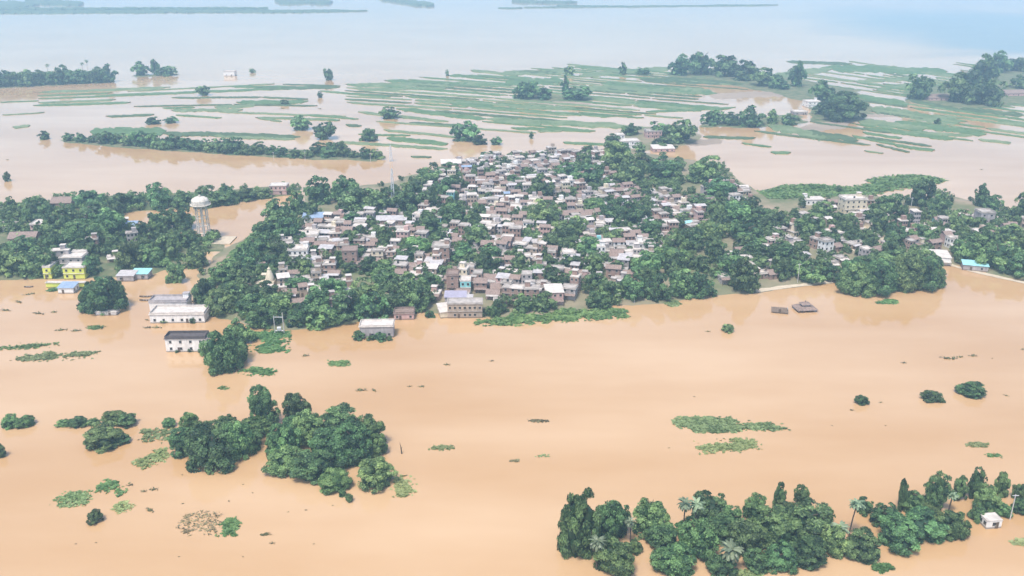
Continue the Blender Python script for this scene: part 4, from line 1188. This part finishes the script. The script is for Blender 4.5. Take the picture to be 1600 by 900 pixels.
special(1546, 826, 25, 3.5, 1, 'white', 'flat', 'pale', 'white roadside hut standing in the flood under trees', 0.12, 'flooded_hut', 'hut', cols=1, stair=False, tank=False, awning=False, par=0.1, sh=2.6)
special(490, 348, 30, 8, 1, 'white', 'shed', 'bluetin', 'house with a pale blue tin roof left of the radio mast', 0.1, cols=3, awning=False)
special(468, 408, 30, 8, 2, 'white', 'flat', 'pale', 'white two-storey house at the green western hedge', 0.05, cols=4, awning=False)
special(478, 376, 40, 9, 1, 'cream', 'flat', 'pale', 'long house with white roof slab and dark veranda', 0.05, cols=4, awning=True)
special(548, 418, 22, 8, 3, 'brick', 'flat', 'tile', 'tall red-brick shell with white corner pillar', 0.1, cols=2, awning=False)
special(690, 412, 26, 8, 3, 'brick', 'flat', 'concrete', 'tall brown brick house among lower roofs', 0.0, cols=2, awning=False, stair=True)
special(705, 268, 30, 9, 2, 'pink', 'shed', 'pale', 'rose-pink house on the back edge of the village', 0.1, cols=3, awning=False)
special(437, 304, 26, 9, 2, 'pink', 'flat', 'pale', 'flat-roofed house with dark columns on the back causeway', 0.05, cols=4, awning=False)
special(612, 352, 46, 7, 1, 'brick', 'shed', 'tin', 'long brick hall with grey tin roof under the radio mast', 0.05, cols=5, awning=False)
special(65, 366, 20, 9, 2, 'pink', 'flat', 'pale', 'pale pink house among orchard trees', 0.05, cols=3, awning=False)
special(12, 362, 26, 9, 1, 'white', 'flat', 'pale', 'white house at the photo edge beside orchard trees', 0.05, cols=3, awning=False)
special(40, 380, 40, 9, 1, 'brick', 'tile', 'tile', 'long brick barn with tile roof in the orchard', 0.1, cols=4, awning=False)
special(100, 324, 30, 10, 1, 'brick', 'tile', 'tile', 'red-roofed farmhouse behind the orchard', 0.1, cols=3, awning=False)
special(202, 362, 24, 8, 1, 'white', 'shed', 'bluetin', 'blue-roofed house drowned at the orchard pond', 0.1, cols=3, awning=False)
special(376, 440, 22, 8, 1, 'white', 'flat', 'pale', 'white house with dark openings left of the temple', 0.05, cols=3, awning=False)
special(400, 452, 36, 8, 1, 'cream', 'flat', 'cream', 'cream temple hall beside the temple spire', 0.05, 'temple_hall', 'temple', cols=4, awning=False)

# ordinary village houses on a loose grid
REGS = [([(360, 446), (440, 392), (470, 352), (560, 340), (640, 322), (690, 268), (760, 250), (900, 244), (960, 240), (955, 280), (1000, 300), (1095, 322), (1112, 372), (1060, 404), (1030, 440), (950, 468), (880, 476), (770, 488), (690, 482), (640, 462), (560, 440), (450, 470), (385, 460)], 0.93),
        ([(1090, 440), (1100, 420), (1180, 372), (1230, 348), (1300, 322), (1372, 328), (1430, 350), (1500, 345), (1640, 362), (1640, 412), (1480, 400), (1420, 404), (1330, 420), (1240, 442), (1130, 452)], 0.62),
        ([(1105, 292), (1172, 300), (1180, 325), (1130, 330), (1080, 318)], 0.6),
        ([(375, 480), (450, 455), (560, 446), (640, 462), (560, 500), (440, 505)], 0.3),
        ([(40, 330), (150, 330), (240, 360), (230, 420), (60, 430)], 0.12)]
rr = random.Random(21)
cands = []
for pix, dens in REGS:
    poly = [tuple(at(*q).xy) for q in pix]
    P = np.array(poly)
    y = P[:, 1].min()
    row = 0
    while y < P[:, 1].max():
        x = P[:, 0].min() + (row % 2) * 4
        while x < P[:, 0].max():
            w = rr.uniform(3.4, 7.0)
            d = rr.uniform(3.8, 5.8)
            cx, cy = x + w / 2 + rr.uniform(-1, 1), y + rr.uniform(-1.6, 1.6)
            if rr.random() < dens and seg_dist(np.array([cx]), np.array([cy]), poly)[0] > 2:
                cands.append((cx, cy, w, d))
            x += w + rr.choice((0.3, 0.5, 0.8, 2.0))
        y += 6.5
        row += 1
LOW = MB()
made, joined = [], 0
cands.sort(key=lambda c: c[1])
WALLS = ['brick'] * 34 + ['grey'] * 24 + ['white'] * 9 + ['cream'] * 8 + ['pink'] * 8 + ['mud'] * 14 + ['turquoise'] * 1
n_h = 0
for cx, cy, w, d in cands:
    if not free(cx, cy, max(w, d) * 0.5):
        continue
    PLACED.append((cx, cy, max(w, d) * 0.46))
    z = ground_z(cx, cy)
    if z < 0.1:
        continue
    z += 0.0
    rot = 0.10 + 0.30 * math.sin(cx / 60 + cy / 90) + rr.uniform(-.16, .16) + (PI / 2 if rr.random() < 0 else 0)
    wall = rr.choice(WALLS)
    st = rr.choices((1, 2, 3), (0.62, 0.35, 0.03))[0]
    roof = rr.choices(('flat', 'tile', 'shed'), (0.54, 0.30, 0.16))[0]
    if st == 3:
        roof = 'flat'
    rmat = {'flat': rr.choice(('concrete', 'concrete', 'concrete', 'pale', 'pale')), 'tile': 'tile', 'shed': rr.choices(('tin', 'pale', 'bluetin', 'turqtin'), (0.72, 0.22, 0.035, 0.025))[0]}[roof]
    n_h += 1
    if n_h <= 245:
        o = house((cx, cy, z), rot, w, d, st, wall, roof, rmat, rr, sh=rr.uniform(2.35, 2.7))
        # photo pixel of its foot
        v = Vector((cx, cy, z - CAM_H))
        dep = v.y * CP - v.z * SP
        up = v.y * SP + v.z * CP
        px, py = 800 + FPX * v.x / dep, 450 - FPX * up / dep
        ph = f"{COLN[wall]} {['', 'single-storey', 'two-storey', 'three-storey'][st]} {ROOFN[roof]} house"
        kids = {c.name.split('.')[0] for c in o.children}
        if 'water_tank' in kids:
            ph = ph.replace('-roofed house', '-roofed tank-topped house')
        elif roof == 'flat' and rmat == 'pale':
            ph = ph.replace('flat-roofed', 'pale-flat-roofed')
        label_later(o, ph, px, py, 'house', 'houses packed in the flooded village')
    else:
        joined += 1
        c, s = math.cos(rot), math.sin(rot)
        h = st * 2.55
        loc = lambda a, b: (cx + a * c - b * s, cy + a * s + b * c)
        LOW.box(cx, cy, z - 1, w, d, h + 1, M[wall], rot)
        if roof == 'flat':
            LOW.box(cx, cy, z + h, w + 0.7, d + 0.7, 0.2, M[rmat], rot)
            for sy in (-1, 1):
                a = loc(0, sy * (d / 2 - 0.1))
                LOW.box(a[0], a[1], z + h + 0.2, w, 0.18, 0.5, M[rmat], rot)
            if rr.random() < 0.35:
                a = loc(w / 2 - 1.5, d / 2 - 1.5)
                LOW.box(a[0], a[1], z + h + 0.2, 2.4, 2.4, 2.3, M[wall], rot)
        else:
            rh = d * (0.27 if roof == 'tile' else 0.15)
            o_ = 0.4
            A = [loc(-w / 2 - o_, -d / 2 - o_), loc(w / 2 + o_, -d / 2 - o_), loc(w / 2 + o_, 0), loc(-w / 2 - o_, 0), loc(w / 2 + o_, d / 2 + o_), loc(-w / 2 - o_, d / 2 + o_)]
            LOW.sheet([(*A[0], z + h - .05), (*A[1], z + h - .05), (*A[2], z + h + rh), (*A[3], z + h + rh)], 0.1, M[rmat])
            LOW.sheet([(*A[4], z + h - .05), (*A[5], z + h - .05), (*A[3], z + h + rh), (*A[2], z + h + rh)], 0.1, M[rmat])
        for f in range(st):
            for k in range(3):
                a = loc(-w / 2 + w * (k + 0.5) / 3, -d / 2 - 0.02)
                LOW.box(a[0], a[1], z + f * 2.55 + (0.9 if k != 1 or f else 0), 1.0, 0.12, 1.1 if k != 1 or f else 2.0, M['glass'], rot)
        if rr.random() < 0.4:
            a = loc(0, -d / 2 - 1.0)
            LOW.box(a[0], a[1], z + 2.3, w, 1.8, 0.1, M[rr.choice(('tin', 'tile', 'pale'))], rot)
if joined:
    o = LOW.build('distant_houses')
    tag(o, 'packed small houses on the far half of the village', 'houses', None, 'stuff')
print('houses', n_h, 'joined', joined, 'trees', N_TREES)

# ------------------------------------------------------------------ landmarks
def water_tower(x, y):
    p = on(x, y)
    s = px_per_m(y)
    H = 66 / (s * math.cos(depression(y)))
    root = thing('water_tower', p)
    tag(root, 'white domed concrete water tower on tall legs', 'water tower')
    wm = M['oldwhite']
    rt = 4.7
    b = MB()
    b.lathe(0, 0, [(2.2, H - 6.2), (rt * 0.86, H - 5.2), (rt, H - 4.4), (rt, H - 2.2), (rt * 0.9, H - 1.4), (rt * 0.62, H - 0.55), (rt * 0.25, H - 0.08), (0.05, H)], wm, 28)
    b.build('tank', root)
    g = MB()
    g.lathe(0, 0, [(rt + 0.9, H - 4.75), (rt + 0.95, H - 4.7), (rt + 0.95, H - 4.5), (rt + 0.02, H - 4.48)], wm, 28)
    g.build('gallery', root)
    r_ = MB()
    for i in range(24):
        a, c = 2 * PI * i / 24, 2 * PI * (i + 1) / 24
        q = (0.88 + rt)
        r_.bar((q * math.cos(a), q * math.sin(a), H - 4.5), (q * math.cos(a), q * math.sin(a), H - 3.5), 0.05, wm, 5)
        r_.bar((q * math.cos(a), q * math.sin(a), H - 3.5), (q * math.cos(c), q * math.sin(c), H - 3.5), 0.05, wm, 5)
    r_.build('railing', root)
    v = MB(); v.lathe(0, 0, [(0.5, H - 0.05), (0.5, H + 0.5), (0.8, H + 0.55), (0.1, H + 0.9)], wm, 10); v.build('vent_cap', root)
    for i in range(8):
        a = 2 * PI * (i + 0.5) / 8
        l = MB(); l.bar((3.5 * math.cos(a), 3.5 * math.sin(a), -1), (3.1 * math.cos(a), 3.1 * math.sin(a), H - 5.0), 0.26, M['oldwhite'], 8); l.build('leg', root)
    for k in range(1, 5):
        z = (H - 6) * k / 4.4
        br = MB()
        for i in range(8):
            a, c = 2 * PI * (i + 0.5) / 8, 2 * PI * (i + 1.5) / 8
            rad = 3.5 - 0.4 * z / H
            br.bar((rad * math.cos(a), rad * math.sin(a), z), (rad * math.cos(c), rad * math.sin(c), z), 0.2, M['oldwhite'], 6)
        br.build('ring_beam', root)
    sh = MB(); sh.bar((0, 0, -1), (0, 0, H - 5.8), 0.7, M['oldwhite'], 10); sh.build('riser_pipe', root)
    pd = MB(); pd.box(4, -3, -1.0, 26, 14, 1.6, M['sand']); pd.build('compound_base', root)
water_tower(320, 374)

def lattice(x, y, hpx, base, label, name='radio_mast', cat='mast', mt='steel'):
    p = on(x, y)
    H = hpx / (px_per_m(y) * math.cos(depression(y)))
    root = thing(name, p)
    tag(root, label, cat)
    P = [(base * math.cos(a), base * math.sin(a)) for a in (PI / 4, 3 * PI / 4, 5 * PI / 4, 7 * PI / 4)]
    tp = 0.28
    for a, b_ in P:
        l = MB(); l.bar((a, b_, -1), (a * tp, b_ * tp, H), 0.20, M[mt], 6, 0.15); l.build('leg', root)
    br = MB()
    n = 10
    for k in range(n):
        t0, t1 = k / n, (k + 1) / n
        f0, f1 = 1 - (1 - tp) * t0, 1 - (1 - tp) * t1
        for i in range(4):
            j = (i + 1) % 4
            br.bar((P[i][0] * f0, P[i][1] * f0, H * t0), (P[j][0] * f1, P[j][1] * f1, H * t1), 0.09, M[mt], 4)
            br.bar((P[i][0] * f1, P[i][1] * f1, H * t1), (P[j][0] * f1, P[j][1] * f1, H * t1), 0.09, M[mt], 4)
    br.build('bracing', root)
    top = MB(); top.bar((0, 0, H - 0.5), (0, 0, H + 3), 0.06, M[mt], 6); top.build('antenna', root)
    return root, H
m_, H_ = lattice(615, 330, 64, 1.7, 'thin white radio mast above the village roofs')
for a in (0.3, 2.4, 4.4):
    b = MB(); b.box(0.6 * math.cos(a), 0.6 * math.sin(a), H_ - 3.2, 0.35, 0.35, 1.6, M['white'], a); b.build('panel_antenna', m_)
special(612, 334, 24, 6, 1, 'white', 'flat', 'pale', 'white equipment house at the foot of the radio mast', 0.0, stair=True, awning=False, cols=2)
m2, H2 = lattice(611, 252, 24, 1.6, 'far steel lattice pylon standing in the back channel', 'power_pylon', 'pylon')
for k in (0.72, 0.86):
    b = MB(); b.bar((-3.2, 0, H2 * k), (3.2, 0, H2 * k), 0.1, M['steel'], 5); b.build('cross_arm', m2)

def temple_spire(x, y):
    p = on(x, y)
    root = thing('temple_spire', p)
    tag(root, 'cream curved temple spire among cream houses', 'temple')
    b = MB(); b.box(0, 0, -1, 4.6, 4.6, 4.5, M['cream']); b.build('sanctum', root)
    s = MB(); s.lathe(0, 0, [(2.2, 3.5), (2.1, 4.6), (1.7, 6.2), (1.1, 8.0), (0.55, 9.2), (0.5, 9.3)], M['cream'], 12); s.build('spire', root)
    k = MB(); k.lathe(0, 0, [(0.75, 9.3), (0.8, 9.55), (0.4, 9.8), (0.12, 10.1), (0.05, 10.9)], M['cream'], 12); k.build('finial', root)
    d = MB(); d.box(0, -2.32, 0, 1.2, 0.1, 2.2, M['door']); d.build('door', root)
temple_spire(423, 449)

def pavilion(x, y):
    p = at(x, y)
    root = thing('drowned_pavilion', p, 0.12)
    tag(root, 'sunken tiered pavilion with sloping stone roofs alone in the flood', 'pavilion')
    w = 32 / px_per_m(y)
    st = M['stone']
    b = MB(); b.box(0, 0, 1.15, w, w * 0.8, 1.0, st, 0, 0.62); b.box(0, 0, 1.0, w * 1.03, w * 0.83, 0.148, st); b.build('lower_roof', root)
    b = MB(); b.box(0, 0, 2.15, w * 0.34, w * 0.3, 0.9, M['grey']); b.build('lantern', root)
    b = MB(); b.box(0, 0, 3.05, w * 0.5, w * 0.45, 0.75, st, 0, 0.3); b.build('upper_roof', root)
    b = MB(); b.lathe(0, 0, [(0.3, 3.8), (0.35, 4.1), (0.05, 4.7)], st, 8); b.build('finial', root)
    for sx in (-1, -0.33, 0.33, 1):
        for sy in (-1, 1):
            c = MB(); c.bar((sx * w * 0.45, sy * w * 0.36, -1), (sx * w * 0.45, sy * w * 0.36, 1.0), 0.18, st, 8); c.build('column', root)
pavilion(1257, 484)
special(1218, 490, 22, 4, 1, 'mud', 'shed', 'timber' if 'timber' in M else 'tile', 'low thatched roof drowned beside the tiered pavilion', -0.25, 'drowned_hut', 'hut', cols=1, awning=False, sh=0.7)

def pole(x, y, hpx, label, arms=1, name='power_pole', lean=0.0, rad=0.16):
    p = on(x, y)
    H = hpx / (px_per_m(y) * math.cos(depression(y)))
    root = thing(name, p)
    tag(root, label, 'pole')
    b = MB(); b.bar((0, 0, -1), (lean * H, 0, H), rad, M['pole'], 8, rad * 0.7); b.build('shaft', root)
    for k in range(arms):
        a = MB(); a.box(lean * H * .95, -0.1, H * (0.95 - 0.1 * k), 1.8, 0.12, 0.12, M['steel']); a.build('cross_arm', root)
    return root, H
def pole_pair(x, y, hpx):
    p = on(x, y)
    H = hpx / (px_per_m(y) * math.cos(depression(y)))
    root = thing('transformer_poles', p)
    tag(root, 'electric pole pair carrying a transformer at the weed patch', 'pole')
    for sx in (-1.9, 1.9):
        b = MB(); b.bar((sx, 0, -1), (sx, 0, H if sx > 0 else H * 0.85), 0.2, M['pole'], 8, 0.16); b.build('shaft', root)
    b = MB(); b.box(0, 0, 1.2, 3.6, 0.5, 0.2, M['steel']); b.box(0, 0, H * .78, 4.2, 0.2, 0.2, M['steel']); b.build('cross_beam', root)
    b = MB(); b.box(0, 0, 1.4, 1.6, 1.1, 1.5, M['steel'])
    for i in range(5):
        b.box(-0.64 + 0.32 * i, -0.65, 1.5, 0.08, 0.2, 1.2, M['steel'])
    b.build('transformer', root)
pole_pair(437, 521, 32)
pole(1578, 812, 38, 'white pole behind the roadside hut in the flood', 1)
for a in [(966, 476, 18, 'white utility pole before the shore trees right of the reed bank'), (991, 473, 20, 'second white utility pole right of the reed bank'), (1027, 470, 16, 'third white utility pole right of the reed bank'), (1050, 464, 20, 'white utility pole before the largest dark shore trees'),
          (1246, 442, 30, 'white utility pole left of the dense tree island behind the bank'), (1315, 436, 24, 'white utility pole at the corner of the dense tree island'), (433, 400, 22, 'white utility pole rising from the western hedge'), (1420, 345, 36, 'tall thin pole among trees behind the dense tree island'), (780, 270, 36, 'tall pole on the back edge of the village'),
          (428, 252, 14, 'pale pole before the embankment trees'), (477, 250, 14, 'second pale pole before the embankment trees'), (579, 254, 14, 'pale pole at the end of the embankment')]:
    pole(*a)

def stump(x, y):
    p = at(x, y)
    root = thing('broken_stump', p)
    tag(root, 'bare broken stump leaning out of the water', 'tree stump')
    b = MB(); b.bar((0.2, 0, -0.6), (0, 0, 2.2), 0.22, M['debris'], 7, 0.17); b.bar((0, 0, 2.2), (-0.35, 0.1, 4.2), 0.17, M['debris'], 6, 0.03); b.build('trunk', root)
    b = MB(); b.bar((0.05, 0, 1.6), (0.45, 0.2, 2.7), 0.08, M['debris'], 5, 0.02); b.build('branch', root)
stump(627, 709)

def boat(x, y, wpx, label, rot=0.05):
    p = at(x, y)
    L = wpx / px_per_m(y)
    root = thing('wooden_boat', (p.x, p.y, 0), rot)
    tag(root, label, 'boat')
    n = 12
    vs, fs = [], []
    for i in range(n + 1):
        t = i / n * 2 - 1
        w = 0.62 * (1 - abs(t) ** 2.4) + 0.03
        z = 0.45 + 0.35 * t * t
        for q in ((-w, z), (-w * .6, -0.15), (w * .6, -0.15), (w, z), (w * .86, z - .03), (w * .5, 0.05), (-w * .5, 0.05), (-w * .86, z - .03)):
            vs.append((t * L / 2, q[0], q[1]))
    for i in range(n):
        for k in range(8):
            a = i * 8
            fs.append((a + k, a + (k + 1) % 8, a + 8 + (k + 1) % 8, a + 8 + k))
    b = MB(); b.add(vs, fs, M['timber']); b.build('hull', root)
    for t in (-0.4, 0.1, 0.45):
        c = MB(); c.box(t * L / 2, 0, 0.32, 0.25, 0.95, 0.05, M['pole']); c.build('seat', root)
boat(229, 464, 22, 'long wooden boat between the big tree and the white compound')
boat(228, 470, 20, 'second wooden boat lying just in front of the long one', -0.03)
boat(45, 449, 14, 'small dark boat drifting before the lime-yellow house', 0.1)

# lanes and bare banks of the village
def lane(pix, wm_, label, name='mud_lane'):
    pts = [on(*q) for q in pix]
    dense = []
    for a, b_ in zip(pts, pts[1:]):
        n = max(2, int((b_ - a).length / 4))
        dense += [a.lerp(b_, i / n) for i in range(n)]
    dense.append(pts[-1])
    vs, fs = [], []
    for i, q in enumerate(dense):
        d = (dense[min(i + 1, len(dense) - 1)] - dense[max(i - 1, 0)]).normalized()
        nrm = Vector((-d.y, d.x, 0))
        ww = wm_ * random.uniform(0.8, 1.2)
        for k in (-1, -0.33, 0.33, 1):
            r_ = q + nrm * ww * k
            vs.append((r_.x, r_.y, max(ground_z(r_.x, r_.y), 0.02) + 0.12))
    for i in range(len(dense) - 1):
        for k in range(3):
            a = i * 4 + k
            fs.append((a, a + 1, a + 5, a + 4))
    me = bpy.data.meshes.new(name)
    me.from_pydata(vs, [], fs)
    me.materials.append(M['sand'])
    o = link(name, me)
    tag(o, label, None, None, 'structure')
lane([(1180, 455), (1230, 448), (1300, 440)], 1.6, 'pale bare bank along the shore')
lane([(1478, 412), (1520, 424), (1600, 442), (1650, 452)], 1.6, 'pale bare bank at the village end')
lane([(1240, 352), (1300, 372), (1345, 392)], 4, 'wide bare lane through the eastern village')
lane([(1345, 352), (1385, 388), (1430, 395)], 7, 'bare muddy square')
lane([(1420, 330), (1450, 360), (1510, 372)], 4, 'bare lane by the grey tower block')

finish_labels()

# ------------------------------------------------------------------ haze
def haze():
    b = MB()
    mh = bpy.data.materials.new('haze_air')
    mh.use_nodes = True
    nt = mh.node_tree
    for n in list(nt.nodes):
        if n.type != 'OUTPUT_MATERIAL':
            nt.nodes.remove(n)
    v = nt.nodes.new('ShaderNodeVolumePrincipled')
    v.inputs['Color'].default_value = (0.47, 0.755, 1.0, 1)
    v.inputs['Density'].default_value = 0.00027
    v.inputs['Anisotropy'].default_value = 0.0
    nt.links.new(v.outputs[0], nt.nodes['Material Output'].inputs['Volume'])
    b.box(0, 4000, -1.0 - 1.5, 28200, 28200, 160 + 2.5, mh)
    o = b.build('haze')
    tag(o, 'pale blue haze over the flooded plain', 'haze', None, 'stuff')
haze()
